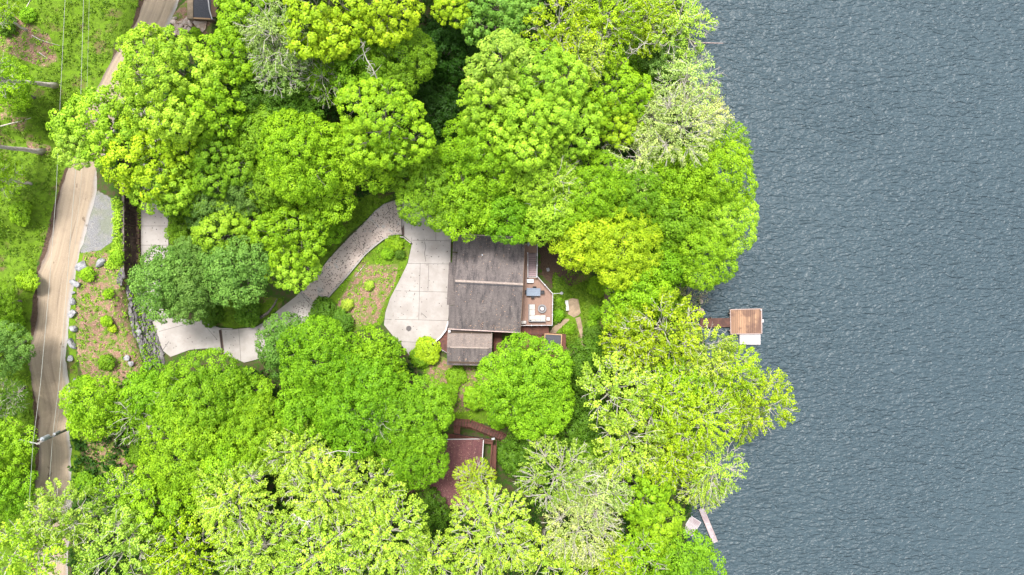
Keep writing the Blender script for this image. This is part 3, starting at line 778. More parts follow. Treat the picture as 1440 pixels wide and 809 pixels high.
# ---- trees, top left round the road
TR = [
 (240, 114, 72, 'maple', 'M', 'large rounded lime tree whose crown covers the bend of the dirt road', 15),
 (292, 150, 52, 'maple', 'm', 'mid green broadleaf crown just right of the large lime tree over the road', 13),
 (203, 70, 30, 'maple', 'M', 'small pale lime crown directly below the visible top of the dirt road', 13),
 (140, 180, 52, 'maple', 'M', 'pale yellow-green tree reaching furthest left over the road, beside the wires', 14),
 (112, 205, 32, 'maple', 'w', 'small pale crown at the left tip of the foliage next to the power line', 12),
 (200, 225, 52, 'maple', 'y', 'pale lime tree standing between the road and the upper driveway', 13),
 (188, 142, 36, 'maple', 'M', 'pale lime crown over the hidden road between the two biggest crowns there', 12),
 (245, 190, 40, 'maple', 'y', 'yellow-green crown with concrete spots showing through its left side', 12),
 (225, 258, 42, 'maple', 'M', 'bright lime tree hanging over the top of the timber retaining wall', 12),
 (310, 222, 52, 'maple', 'd', 'darker green tree right of the trees that cover the upper driveway', 11),
 (322, 78, 38, 'maple', 'm', 'bright green tree beside the cracked stone terrace at the top', 14),
 (348, 15, 40, 'maple', 'm', 'bright green tree on the top edge beside the dark-roofed shed', 14),
 (385, 50, 48, 'pale', 'u', 'grey-green tree with pale twigs near the top edge, left of the brightest lime crown', 15),
 (395, 100, 36, 'pale', 'u', 'dull olive tree with twiggy top below the grey-green twiggy tree', 14),
 (455, 22, 58, 'maple', 'y', 'very bright lime tree filling the top edge left of centre', 17),
 (470, 45, 34, 'maple', 'y', 'bright yellow-green crown hanging below the brightest lime tree', 16),
 (543, 12, 47, 'maple', 'y', 'bright lime tree on the top edge left of the dark gap', 17),
 (555, 85, 49, 'fine', 'd', 'fine-leaved mid green tree left of the long dark gap', 12),
 (500, 95, 40, 'fine', 'd', 'olive green crown behind the bare grey branch', 12),
 (455, 110, 34, 'pale', 'd', 'thin crown with grey branches right of the dull olive tree', 12),
 (540, 178, 61, 'maple', 'm', 'round cauliflower-shaped lime tree alone in front of the dark gap', 17),
 (500, 222, 46, 'fine', 'm', 'lime crown tucked under the round cauliflower-shaped tree', 12),
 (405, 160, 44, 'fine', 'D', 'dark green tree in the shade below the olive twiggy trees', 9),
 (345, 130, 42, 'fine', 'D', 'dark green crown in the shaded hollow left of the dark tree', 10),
 (425, 215, 56, 'fine', 'm', 'dense yellow-green fine-leaved tree in the middle of the upper left wood', 13),
 (360, 190, 42, 'fine', 'd', 'mid green crown between the darker green tree and the dense yellow-green tree', 11),
 (385, 262, 36, 'fine', 'd', 'green crown below the dense fine-leaved tree, above the lime thicket', 10),
 (455, 268, 44, 'fine', 'm', 'lime crown left of the grassy bank above the driveway', 10),
 (350, 268, 34, 'fine', 'o', 'small blue-green crown above the lime thicket', 9),
 (300, 283, 38, 'fine', 'o', 'dull blue-green crown over the right edge of the upper driveway', 8),
 (262, 325, 24, 'fine', 'd', 'dark green low tree right of the straight upper driveway', 5),
 (258, 298, 20, 'fine', 'D', 'small dark tree at the right edge of the straight upper driveway', 5),
 (262, 270, 34, 'maple', 'm', 'bright crown overhanging the right edge of the upper driveway', 10),
 # --- top centre
 (635, 10, 28, 'maple', 'y', 'small bright lime crown on the top edge above the dark gap', 13),
 (625, 75, 42, 'fine', 'k', 'low tree at the bottom of the long dark gap, leaves coloured near black for its shade', 4.5),
 (615, 160, 38, 'fine', 'k', 'understorey tree right of the cauliflower-shaped tree, leaves coloured near black for the gap shade', 4.5),
 (695, 25, 46, 'maple', 'b', 'blue-tinged green tree near the top edge right of the dark gap', 12),
 (735, 15, 30, 'maple', 'b', 'blue-green crown touching the top edge beside the yellow trees', 12),
 (708, 97, 48, 'maple', 'w', 'large pale lime tree on the right rim of the dark gap, uppermost lobe', 18),
 (685, 142, 40, 'maple', 'M', 'pale lime tree leaning over the middle of the dark gap', 17),
 (765, 120, 60, 'maple', 'M', 'big pale lime tree in the middle of the upper wood', 19),
 (740, 175, 62, 'maple', 'M', 'broad light green tree below the big pale lime tree', 17),
 (800, 175, 42, 'maple', 'M', 'rounded light green crown on the right flank of the broad pale group', 16),
 (680, 215, 56, 'fine', 'm', 'fine-leaved lime tree on the lower left of the broad pale group', 14),
 (745, 235, 50, 'fine', 'M', 'pale green fine-leaved tree between the pale group and the house', 13),
 (610, 265, 52, 'fine', 'd', 'mid green tree hanging over the top of the parking court', 10),
 (655, 285, 44, 'fine', 'm', 'lime green tree over the north end of the house roof', 11),
 (575, 232, 38, 'fine', 'd', 'green crown above the grassy bank below the dark gap', 9),
 (710, 298, 40, 'fine', 'v', 'vivid green tree over the middle of the house roof edge', 11),
 (768, 290, 43, 'fine', 'M', 'pale green tree over the north tip of the timber deck', 12),
 (780, 258, 44, 'pale', 'w', 'tree with a patch of whitish twigs in the wood north of the deck', 14),
 (830, 268, 52, 'fine', 'm', 'light green tree above the brightest yellow tree of the centre', 12),
 # --- top right
 (790, 40, 48, 'feather', 'y', 'loose yellow-green tree at the top with thin pale branches', 16),
 (850, 35, 52, 'feather', 'y', 'yellow feathery tree near the top edge left of the grey-green shore tree', 16),
 (815, 80, 38, 'feather', 'Y', 'pale yellow crown below the loose yellow tree at the top', 16),
 (905, 30, 44, 'feather', 'y', 'bright yellow-green tree on the top edge next to the grey-green shore tree', 15),
 (862, 135, 46, 'maple', 'm', 'vivid lime tree right of the big pale lime tree', 14),
 (870, 172, 34, 'maple', 'y', 'bright yellow-lime crown below the vivid lime tree', 14),
 (915, 90, 34, 'fine', 'd', 'shaded green tree beneath the long bare curved branch', 8),
 (955, 35, 46, 'pale', 'w', 'grey-green twiggy tree at the top of the shoreline', 15),
 (935, 80, 30, 'fine', 'O', 'dull green crown below the grey-green twiggy shore tree', 12),
 (965, 110, 44, 'pale', 'p', 'pale leafless-looking tree on the shore below the top inlet', 14),
 (915, 160, 40, 'pale', 'p', 'thin pale twiggy tree left of the whitish shore trees', 13),
 (950, 180, 56, 'pale', 'P', 'whitest tree of the wood, covered in pale bare branches', 16),
 (990, 160, 36, 'pale', 'P', 'pale twiggy crown reaching over the water at the upper shore', 13),
 (1020, 205, 36, 'feather', 'm', 'lime crown sticking out over the water furthest up the shore', 13),
 (900, 222, 44, 'pale', 'P', 'pale branchy crown on the lower left of the whitest tree', 13),
 (1005, 255, 52, 'fine', 'm', 'lime green shore tree below the whitish trees', 14),
 (955, 255, 46, 'fine', 'm', 'light green tree left of the lime green shore tree', 13),
 (1015, 315, 46, 'fine', 'M', 'pale lime tree bulging over the lake above the wooden dock', 13),
 (985, 350, 46, 'fine', 'm', 'green tree over the pale shore rocks north of the dock', 11),
 (895, 280, 48, 'fine', 'd', 'mid green tree in the middle of the right hand wood', 12),
 (945, 310, 46, 'fine', 'd', 'darker green tree left of the pale lime lake tree', 11),
 (875, 345, 52, 'fine', 'y', 'brightest yellow-green tree, right of the garden below the pale wood', 13),
 (820, 338, 42, 'fine', 'y', 'yellow-green tree overhanging the brown soil beside the deck', 12),
 (925, 375, 38, 'fine', 'v', 'vivid green tree left of the twiggy grey shrub on the shore', 9),
 (900, 408, 42, 'fine', 'm', 'light green tree right of the earth path', 11),
 (880, 440, 32, 'fine', 'm', 'lime crown at the lower end of the earth path', 10),
 # --- right, below the dock
 (935, 462, 52, 'feather', 'y', 'yellow feathery tree left of the dock walkway', 14),
 (890, 480, 42, 'feather', 'y', 'yellow-green tree right of the garden steps', 13),
 (990, 492, 42, 'feather', 'Y', 'pale yellow tree just below the dock walkway', 13),
 (1030, 525, 42, 'feather', 'y', 'yellow tree between the dock and the crown furthest over the lake', 13),
 (1072, 565, 44, 'feather', 'y', 'yellow tree reaching furthest right over the lake', 12),
 (1045, 590, 30, 'feather', 'y', 'small yellow crown on the underside of the tree furthest over the lake', 11),
 (865, 550, 52, 'feather', 'Y', 'large pale yellow tree right of the big vivid tree', 15),
 (925, 565, 48, 'feather', 'y', 'yellow feathery tree in the middle of the lower right wood', 15),
 (985, 585, 50, 'feather', 'y', 'loose yellow tree above the bay with the small docks', 14),
 (960, 540, 40, 'feather', 'm', 'greener feathery crown inside the yellow group', 13),
 (885, 620, 50, 'feather', 'Y', 'pale yellow tree with many bare branches in the lower right wood', 15),
 (945, 640, 46, 'feather', 'y', 'yellow tree left of the twiggy crown over the bay', 13),
 (1000, 655, 42, 'pale', 'Y', 'thin yellow twiggy tree hanging over the narrow dock', 12),
 (985, 684, 32, 'pale', 'Y', 'sparse yellow crown just above the two small docks', 10),
 (900, 690, 44, 'maple', 'm', 'bright lime tree below the pale yellow bare-branched tree', 11),
 (924, 735, 38, 'maple', 'm', 'lime tree left of the square pink dock', 9),
 (964, 796, 44, 'fine', 'd', 'green shore tree at the bottom edge beside the water', 9),
 (900, 785, 44, 'feather', 'm', 'yellowish green tree on the bottom edge right of the brownish twiggy trees', 10),
 # --- left middle
 (415, 330, 48, 'maple', 'm', 'lime tree overhanging the sloping driveway, upper of two', 10),
 (409, 374, 36, 'maple', 'M', 'lime tree overhanging the sloping driveway, lower of two', 9),
 (365, 310, 34, 'maple', 'm', 'lime thicket tree left of the tree that overhangs the sloping driveway', 8),
 (315, 328, 40, 'maple', 'M', 'yellow-lime tree above the two blue-green trees', 9),
 (238, 396, 46, 'fine', 'O', 'blue-green tree covering the left bend of the driveway', 10),
 (268, 410, 38, 'fine', 'o', 'dark blue-green tree above the pale driveway bend', 10),
 (265, 368, 30, 'fine', 'o', 'small dark blue-green crown right of the straight driveway', 9),
 (336, 379, 44, 'fine', 'O', 'blue-green tree above the mown bank', 10),
 (405, 489, 42, 'fine', 'q', 'round grey-green tree between the driveway and the planted island', 6),
 (287, 558, 58, 'fine', 'g', 'broad vivid green tree below the driveway bend', 11),
 (218, 552, 38, 'fine', 'g', 'vivid green tree below the slate rock wall', 9),
 (345, 556, 36, 'fine', 'g', 'vivid green crown left of the round grey-green tree', 9),
 (140, 572, 42, 'fine', 'm', 'lime tree beside the road just above the utility pole', 7),
 (195, 580, 42, 'pale', 'd', 'thin green tree with grey branches right of the lime tree by the pole', 8),
 (455, 515, 56, 'fine', 'v', 'deep vivid green tree right of the round grey-green tree', 10),
 (525, 515, 46, 'fine', 'g', 'vivid green tree just below the planted island', 9),
 (500, 575, 62, 'fine', 'v', 'large vivid green tree in the centre of the lower wood', 13),
 (575, 590, 54, 'fine', 'v', 'vivid green tree left of the cabin stairs', 13),
 (580, 640, 48, 'fine', 'v', 'vivid green tree overhanging the maroon cabin roof', 12),
 (535, 590, 34, 'pale', 'O', 'pale twiggy patch of a tree inside the vivid green group', 14.5),
 (744, 533, 59, 'fine', 'g', 'big vivid green tree covering the corner of the garage roof', 11),
 (750, 562, 48, 'fine', 'g', 'vivid green tree above the cabin stairs', 11),
 (430, 580, 42, 'fine', 'v', 'green crown on the left of the large vivid green tree', 11),
 (355, 610, 52, 'fine', 'm', 'lime tree below the broad vivid green tree', 11),
 (265, 645, 62, 'fine', 'm', 'broad lime tree right of the dry bare slope by the pole', 11),
 (320, 655, 42, 'fine', 'm', 'lime crown between two broad lime trees of the lower left', 11),
 # --- bottom
 (330, 700, 58, 'feather', 'Y', 'pale yellow loose tree of the lower left wood', 15),
 (415, 640, 46, 'feather', 'Y', 'pale yellow crown below the vivid green group, left of a dark hollow', 14),
 (455, 690, 56, 'feather', 'Y', 'large pale yellow tree in the lower middle wood', 16),
 (520, 690, 50, 'feather', 'Y', 'pale yellow tree below the large vivid green tree', 15),
 (540, 755, 60, 'feather', 'Y', 'broad pale yellow tree on the bottom edge left of the radiating tree', 16),
 (450, 775, 60, 'feather', 'Y', 'broad pale yellow tree on the bottom edge at one third of the width', 16),
 (365, 775, 56, 'feather', 'Y', 'pale yellow tree on the bottom edge right of the lime lower left tree', 15),
 (225, 715, 48, 'maple', 'm', 'lime tree below the dry bare slope', 11),
 (175, 700, 42, 'feather', 'M', 'pale lime crown right of the road near the bottom', 11),
 (255, 775, 52, 'feather', 'y', 'yellow-lime tree on the bottom edge of the lower left', 13),
 (165, 770, 56, 'feather', 'w', 'whitish green tree on the bottom edge right of the hidden road', 15),
 (85, 730, 50, 'feather', 'w', 'whitish green tree covering the lower end of the road', 15),
 (40, 775, 55, 'feather', 'M', 'pale lime tree filling the bottom left corner', 15),
 (605, 790, 44, 'feather', 'Y', 'pale crown on the bottom edge just left of the radiating tree', 13),
 (600, 720, 30, 'fine', 'D', 'dark low tree below the corner of the maroon cabin roof', 5),
 (690, 745, 66, 'star', 'Y', 'pale yellow tree with limbs radiating like a star below the maroon cabin', 15),
 (668, 676, 32, 'star', 'y', 'bright yellow-green tree tip poking over the maroon cabin roof', 13),
 (785, 670, 54, 'pale', 'w', 'greyish twiggy tree below the cabin stairs', 13),
 (815, 735, 52, 'pale', 'P', 'brownish twiggy tree near the bottom edge, left of the lime tree by the docks', 13),
 (840, 690, 46, 'pale', 'p', 'pale crown with one long bare limb in the lower right wood', 13),
 (770, 785, 48, 'feather', 'Y', 'pale yellow tree on the bottom edge right of the radiating tree', 12),
 (845, 790, 46, 'feather', 'y', 'mustard yellow tree on the bottom edge below the brownish twiggy tree', 11),
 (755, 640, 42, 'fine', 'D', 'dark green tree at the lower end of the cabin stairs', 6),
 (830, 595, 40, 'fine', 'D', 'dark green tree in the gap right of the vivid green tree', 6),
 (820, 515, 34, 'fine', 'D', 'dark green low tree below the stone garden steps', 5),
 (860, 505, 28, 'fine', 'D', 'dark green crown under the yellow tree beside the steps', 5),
 (835, 650, 36, 'fine', 'd', 'green tree between the twiggy trees and the yellow group', 8),
 (455, 312, 30, 'fine', 'v', 'small deep green tree on the bank above the sloping driveway', 4.5),
 # --- left edge
 (-6, 108, 38, 'feather', 'm', 'lime tree on the left edge at the head of the upper pale trunk', 13.5),
 (18, 125, 30, 'fine', 'm', 'low lime tree under the upper pale trunk on the left edge', 4.5),
 (-45, 200, 38, 'feather', 'm', 'tree mostly outside the left edge at the head of the lower pale trunk', 13),
 (2, 250, 32, 'feather', 'm', 'loose lime tree on the left edge below the lower pale trunk', 6),
 (-5, 20, 30, 'feather', 'm', 'green tree at the top left corner', 6),
 (0, 425, 24, 'fine', 'd', 'small green tree on the left edge beside the straight part of the road', 4),
 (8, 492, 34, 'fine', 'o', 'blue-green tree on the left edge', 6),
 (8, 560, 34, 'star', 'D', 'dark spiky tree on the left edge above the pole height', 7),
 (5, 622, 40, 'fine', 'g', 'vivid green tree on the left edge opposite the utility pole', 6.5),
 (12, 690, 36, 'fine', 'v', 'green tree on the left edge above the bottom left corner', 6),
]
for i in range(10):
    tree(130 + i * 92, -78 + 10 * (i % 2), 50, ('maple', 'fine')[i % 2], ('m', 'M', 'd')[i % 3], 'broadleaf tree just beyond the top edge of the picture', 13, group='trees beyond the top edge')
    tree(110 + i * 92, 890 - 10 * (i % 2), 50, ('feather', 'fine')[i % 2], ('Y', 'm', 'w')[i % 3], 'broadleaf tree just beyond the bottom edge of the picture', 13, group='trees beyond the bottom edge')
for row in TR:
    px, py, r, kd, ti, lab = row[:6]; h = row[6] if len(row) > 6 else None
    kw = {}
    if 'upper pale trunk' in lab and 'head' in lab: kw = dict(base=(77, 120), bark='palebark')
    if 'mostly outside' in lab: kw = dict(base=(60, 213), bark='palebark')
    if 'poking over the maroon' in lab: kw = dict(base=(705, 745))
    if kd in ('pale', 'feather') and not kw: kw = dict(bark='palebark')
    tree(px, py, r, kd, ti, lab, h, **kw)

# ---- shrubs
SB = [(554.5, 342.5, 9.5, 'm', 'round bright lime shrub at the north tip of the planted island'), (545, 356, 7, 'g', 'small green shrub below the round lime shrub on the island'), (562, 357, 6, 'D', 'dark little shrub on the right rim of the island'),
      (457, 436, 16, 'D', 'dark olive shrub at the lower left end of the planted island'), (478, 455, 16, 'D', 'dark shrub below the island next to the vivid green trees'), (488, 429, 7, 'Y', 'yellow-orange flowering shrub on the planted island, lower one'),
      (519, 402, 5.5, 'Y', 'yellow-orange flowering shrub in the middle of the planted island'), (602, 490, 15, 'y', 'yellow-green shrub at the foot of the parking court'), (592, 505, 12, 'd', 'dull green shrub behind the yellow-green shrub of the parking court'),
      (123, 386, 8.5, 'm', 'bright lime shrub between the roadside boulders'), (153, 413, 6, 'm', 'small lime shrub high on the brown slope'), (150, 452, 6.5, 'm', 'small lime shrub in the middle of the brown slope'), (158, 462, 5, 'y', 'tiny yellow-lime shrub below the middle of the brown slope'),
      (180, 330, 5, 'm', 'small lime shrub on the rim between gravel and timber wall'), (165, 362, 8, 'g', 'green shrub at the lower end of the gravel patch'),
      (832, 458, 7, 'g', 'leafy green shrub between the garden steps path and earth path'), (787, 424, 5, 'v', 'deep green shrub between deck and white bench'), (785, 444, 7, 'v', 'deep green shrub beside the deck corner'), (838, 406, 11, 'g', 'bright green shrub right of the stone patio'),
      (836, 440, 9, 'v', 'green shrub between stone patio and earth path'), (800, 462, 7, 'v', 'green shrub inside the fork of the garden paths'), (836, 470, 14, 'D', 'dark shrub above the bend of the earth path'), (705, 545, 15, 'D', 'dark shrub below the garage roof'),
      (640, 530, 12, 'd', 'dull green shrub in front of the garage'), (670, 560, 15, 'g', 'green shrub on the slope between garage and cabin'), (625, 555, 14, 'v', 'green shrub left of the slope between garage and cabin'), (700, 590, 12, 'v', 'green shrub just above the cabin stairs'),
      (720, 635, 18, 'D', 'dark shrub under the lower end of the cabin stairs'), (275, 48, 7, 'm', 'small lime shrub growing in the rubble by the terrace'), (40, 395, 12, 'm', 'low lime shrub left of the road edge'), (30, 300, 14, 'g', 'low green shrub on the left hillside'),
      (20, 455, 14, 'g', 'green shrub above the blue-green tree on the left edge'), (40, 22, 9, 'g', 'green weed shrub high on the left hillside'), (10, 35, 12, 'D', 'dark shrub in the brown patch at top left'), (350, 440, 16, 'D', 'dark shrub at the back of the mown bank'), (300, 440, 14, 'D', 'dark shrub left of the mown bank'),
      (948, 430, 15, 'd', 'green shrub at the foot of the grey twiggy shrub on the shore'), (118, 540, 10, 'g', 'green shrub by the lowest roadside boulder'), (150, 510, 9, 'd', 'olive shrub low on the brown slope'), (195, 640, 12, 'd', 'olive shrub on the dry slope below the pole'), (120, 680, 14, 'v', 'green shrub beside the road below the pole')]
for px, py, r, ti, lab in SB:
    tree(px, py, r, 'shrub', ti, lab, max(.5, r * .05), 'shrub', 'shrub', group='shrubs around the house and slopes')
tree(968, 415, 24, 'bare', 'P', 'grey twiggy leafless shrub on the shore above the dock', 2.2, 'shrub', 'shrub', group='shrubs around the house and slopes')

# ---- ground cover and undergrowth (uncountable)
def scatter_leaves(name, n, polys, label, cat, tints, size, hmax, clump=8, spread=.28, seed=5, avoid=(), thr=-.75):
    rs = np.random.default_rng(seed); out = []
    allx = np.concatenate([np.array([p[0] for p in q]) for q in polys]); ally = np.concatenate([np.array([p[1] for p in q]) for q in polys])
    px = rs.uniform(allx.min(), allx.max(), n * 3); py = rs.uniform(ally.min(), ally.max(), n * 3)
    ins = np.zeros(px.shape, bool)
    for q in polys: ins |= inpoly(px, py, q)
    for q in avoid: ins &= sdist(px, py, q) < -2.5
    # patchiness
    pat = np.sin(px * .09 + 1.3 * np.sin(py * .05)) * np.sin(py * .11 + 1.1 * np.sin(px * .06)) + rs.normal(0, .5, px.shape)
    ins &= pat > thr
    px, py = px[ins][:n], py[ins][:n]
    z = np.zeros(px.shape)
    for _ in range(6):
        k = (CAMZ - z) / F; x = (px - 720) * k; y = -(py - 404.5) * k; z = .4 * z + .6 * terr(x, y)
    ok = x < shore(y) - .3; x, y = x[ok], y[ok]; z = terr(x, y); m = len(x)
    sz = rs.uniform(.5, 1.4, m); cid = np.repeat(np.arange(m), clump)
    d = sph_dirs(len(cid), rs, 0)
    c = np.stack([x, y, z], 1)[cid] + d * (sz[cid] * spread)[:, None] * np.array([1, 1, 1]) + np.array([0, 0, .03])
    c[:, 2] += rs.uniform(0, hmax, m)[cid] * d[:, 2]
    nn = unit(d * .5 + np.array([0, 0, .9]) + rs.normal(0, .45, d.shape))
    V = leafquads(c, nn, size * 1.0, rs)
    low = np.sin(x * .55 + 1.7 * np.sin(y * .31)) * np.sin(y * .47 + 1.2 * np.sin(x * .27))
    lc = np.clip(.5 + (low * .3)[cid] + rs.normal(0, .25, m)[cid] + rs.normal(0, .15, len(cid)), 0, 1)
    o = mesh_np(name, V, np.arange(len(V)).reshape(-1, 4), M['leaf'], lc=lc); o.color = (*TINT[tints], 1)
    tag(o, label, cat, kind='stuff'); return o
AV = [DRIVE_A, DRIVE_B, ROADP, [(634, 326), (780, 340), (780, 460), (797, 468), (797, 500), (695, 516), (615, 516), (612, 470)], CABIN, [(168, 285), (200, 285), (204, 392), (232, 500), (212, 500), (180, 440), (175, 400)], GRAVEL[0],
      [(797, 419), (814, 419), (819, 447), (831, 488), (818, 489), (806, 449), (779, 470), (772, 464), (797, 447)], [(846, 414), (864, 414), (864, 480), (842, 482)], [(240, 0), (305, 0), (300, 50), (240, 52)]]
scatter_leaves('ground_cover', 17000, [GRASS[0], GRASS[1], GRASS[3], GRASS[4], GRASS[5]], 'low bright green weeds and grass covering the open banks', 'ground cover', 'h', .2, .12, 7, .26, 5, AV + LITTER[:1] + LITTER[3:4], thr=-.35)
scatter_leaves('weeds', 5200, [LITTER[0], LITTER[1], LITTER[2], LITTER[3], LITTER[7], LITTER[8], GRASS[6], ISLAND, SOIL[0]], 'thin green weeds scattered over leaf litter and bare soil', 'weeds', 'g', .19, .12, 7, .24, 6, AV[:4] + AV[6:])
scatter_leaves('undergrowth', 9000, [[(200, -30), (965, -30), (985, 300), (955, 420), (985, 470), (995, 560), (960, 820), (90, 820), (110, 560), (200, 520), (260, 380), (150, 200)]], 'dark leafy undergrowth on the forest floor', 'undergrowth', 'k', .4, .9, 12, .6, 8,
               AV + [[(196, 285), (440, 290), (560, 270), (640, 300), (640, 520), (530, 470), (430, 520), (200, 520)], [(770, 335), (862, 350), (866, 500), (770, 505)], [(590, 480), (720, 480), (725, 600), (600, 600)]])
scatter_leaves('wall_weeds', 260, [[(178, 388), (204, 388), (214, 440), (228, 500), (206, 512), (186, 450)]], 'small green weeds growing between the slate rocks', 'weeds', 'g', .22, .5, 9, .3, 16)
scatter_leaves('rim_weeds', 500, [[(170, 284), (182, 284), (180, 372), (150, 380), (160, 350), (172, 330)]], 'bright weeds along the rim between gravel and timber wall', 'weeds', 'M', .22, .3, 9, .32, 17)
scatter_leaves('garden_plants', 2600, [[(779, 385), (800, 405), (848, 392), (850, 480), (832, 480), (822, 440), (815, 418), (799, 418), (797, 446), (780, 458)], [(800, 455), (808, 453), (815, 486), (800, 488), (782, 472)]], 'dense low green plants covering the garden slope below the deck', 'ground cover', 'h', .24, .5, 9, .32, 18, AV[-3:-1])
# fallen debris on the worn driveway
def debris(name, n, polys, label, size, col, seed, dz=.1, mat='path'):
    rs = np.random.default_rng(seed); mb = []
    ax = [p[0] for q in polys for p in q]; ay = [p[1] for q in polys for p in q]
    px = rs.uniform(min(ax), max(ax), n * 3); py = rs.uniform(min(ay), max(ay), n * 3)
    ins = np.zeros(px.shape, bool)
    for q in polys: ins |= inpoly(px, py, q)
    px, py = px[ins][:n], py[ins][:n]; z = np.zeros(px.shape)
    for _ in range(6):
        k = (CAMZ - z) / F; x = (px - 720) * k; y = -(py - 404.5) * k; z = .4 * z + .6 * terr(x, y)
    c = np.stack([x, y, terr(x, y) + dz + rs.uniform(.004, .03, len(x))], 1)
    nn = unit(np.array([0, 0, 1.]) + rs.normal(0, .12, c.shape))
    V = leafquads(c, nn, size, rs)
    o = mesh_np(name, V, np.arange(len(V)).reshape(-1, 4), M[mat]); tag(o, label, 'leaf litter', kind='stuff'); return o
debris('fallen_leaves', 950, [WORN], 'brown fallen leaves and catkins lying on the worn driveway', .17, None, 4, mat='grate')
debris('blown_leaves', 200, [[(541, 300), (630, 310), (630, 460), (590, 492), (545, 450), (575, 370)], [(215, 465), (305, 465), (360, 465), (360, 500), (300, 488), (240, 497)], [(201, 300), (234, 300), (234, 360), (201, 360)]], 'sparse dark leaves blown over the clean concrete', .17, None, 9, mat='grate')
debris('leaf_litter', 3200, [LITTER[0], LITTER[1], LITTER[2], LITTER[3]], 'pale dry leaves and bark chips on the open brown slopes', .24, None, 12, .02, 'dryleaf')

# ------------------------------------------------------------------ boulders and rocks
BO = [(115, 375, 1.35, 'widest pale grey boulder beside the road, top of the row'), (142, 370, 1.25, 'grey boulder set back from the road at the end of the gravel'), (107, 399, 1.2, 'angular pale boulder beside the road next to the lime shrub'), (103, 424, .9, 'small upright grey boulder beside the road, below the angular one'),
      (103, 441, 1.0, 'grey boulder half sunk in grass near the middle of the row'), (104.5, 462, 1.05, 'white-topped boulder at the edge of the brown slope'), (102, 484, 1.15, 'broad grey boulder in the lower half of the roadside row'), (101, 504, .85, 'narrow grey boulder next to last in the roadside row'), (107, 536, .7, 'small boulder ending the roadside row above the lime tree'), (103, 412, .5, 'tiny stone between two boulders beside the road')]
for i, (px, py, s_, lab) in enumerate(BO):
    p = PT(px, py); mb = MB(); q_ = 1 + .25 * math.sin(i * 2.3); mb.rock((0, 0, .2 * s_), (s_ * 1.1 * q_, s_ * .9 / q_, s_ * .75), i * 3 + 1)
    tag(mb.build('boulder', 'rock', loc=p), lab, 'boulder', 'boulders along the road')
wl = MB(); rr = random.Random(11)
lineL = [(172, 386), (181, 412), (184, 440), (188, 462), (199, 490), (206, 512)]; lineR = [(196, 386), (205, 412), (209, 440), (216, 468), (224, 490), (229, 506)]
for i in range(24):
    t = i / 23 * 5; k_ = min(int(t), 4); f_ = t - k_
    for j in range(6):
        u = (j + rr.uniform(-.25, .25)) / 5
        a = [lineL[k_][q] * (1 - f_) + lineL[k_ + 1][q] * f_ for q in (0, 1)]; b = [lineR[k_][q] * (1 - f_) + lineR[k_ + 1][q] * f_ for q in (0, 1)]
        if t < .8 and rr.random() < .5: continue
        px, py = a[0] * (1 - u) + b[0] * u, a[1] * (1 - u) + b[1] * u; p = PT(px, py)
        wl.rock((p[0], p[1], p[2] + .1), (rr.uniform(.3, .8), rr.uniform(.6, 1.9), rr.uniform(.2, .6)), i * 9 + j, rr.uniform(-.3, .5))
tag(wl.build('rock_wall', 'slaterock'), 'steep wall of dark stacked slate rocks below the timber retaining wall', 'rock wall')
for i, (px, py, s_, lab) in enumerate([(196, 468, 1.0, 'pale slab of rock lying on the slate rock wall'), (181, 503, .8, 'pale stone at the foot of the brown slope, upper'), (186, 511, .7, 'pale stone at the foot of the brown slope, lower')]):
    p = PT(px, py); mb = MB(); mb.rock((0, 0, .4), (s_, s_ * 1.1, .5), i + 70); tag(mb.build('stone', 'rock', loc=p), lab, 'stone', 'loose stones by the rock wall')
for i, (px, py, s_, lab) in enumerate([(986, 333, 2.2, 'large pinkish shore rock glimpsed through the tree north of the dock'), (998, 328, 1.6, 'pinkish shore rock right of the large one under the tree'), (1003, 343, 1.3, 'small pinkish shore rock at the water under the tree'), (990, 350, 1.4, 'pinkish shore rock below the large one under the tree'), (979, 398, .9, 'small pale rock in the shallows above the grey twiggy shrub'), (985, 424, .8, 'small rock in the water right of the grey twiggy shrub'), (984, 438, 1.1, 'low rock at the shore just above the dock walkway')]):
    p = P(px, py, -7.9); mb = MB(); mb.rock((0, 0, 0), (s_, s_ * .8, 1.2), i + 30); tag(mb.build('shore_rock', 'rubble', loc=p), lab, 'rock', 'rocks at the shore under the trees')
p = PT(770.5, 379.5); mb = MB(); mb.rock((0, 0, .2), (.55, .5, .4), 5); tag(mb.build('stone', 'rock', loc=p), 'round pale stone lying on the soil beside the deck', 'stone')

# timber retaining wall: posts, vertical boards and cap
wt = P(197.5, 0, 0)[0]; y0, y1 = P(0, 246, 0)[1], P(0, 391, 0)[1]
rw_ = empty('retaining_wall', (wt, (y0 + y1) / 2, .3), 'tall dark timber retaining wall between gravel patch and driveway', 'retaining wall')
n_ = int((y0 - y1) / .24); mb = MB(); rr = random.Random(2)
for i in range(n_):
    y = -(y0 - y1) / 2 + (i + .5) * (y0 - y1) / n_; hh = 4.25 + rr.uniform(-.08, .08)
    mb.box((-.05 + rr.uniform(-.03, .03), y, hh / 2 - .1), (.09, (y0 - y1) / n_ * .93, hh + .2))
mb.build('boards', 'darkwood', rw_)
for z_ in (1.2, 2.7):
    mb = MB(); mb.box((.05, 0, z_), (.1, y0 - y1, .16)); mb.build('rail', 'darkwood', rw_)
mb = MB()
for i in range(9): mb.box((.1, -(y0 - y1) / 2 + .3 + i * (y0 - y1 - .6) / 8, 2.05), (.18, .2, 4.5))
mb.build_each('post', 'darkwood', rw_)
mb = MB(); mb.box((-.12, 0, 4.32), (.34, y0 - y1, .09)); mb.build('cap', 'bark', rw_)

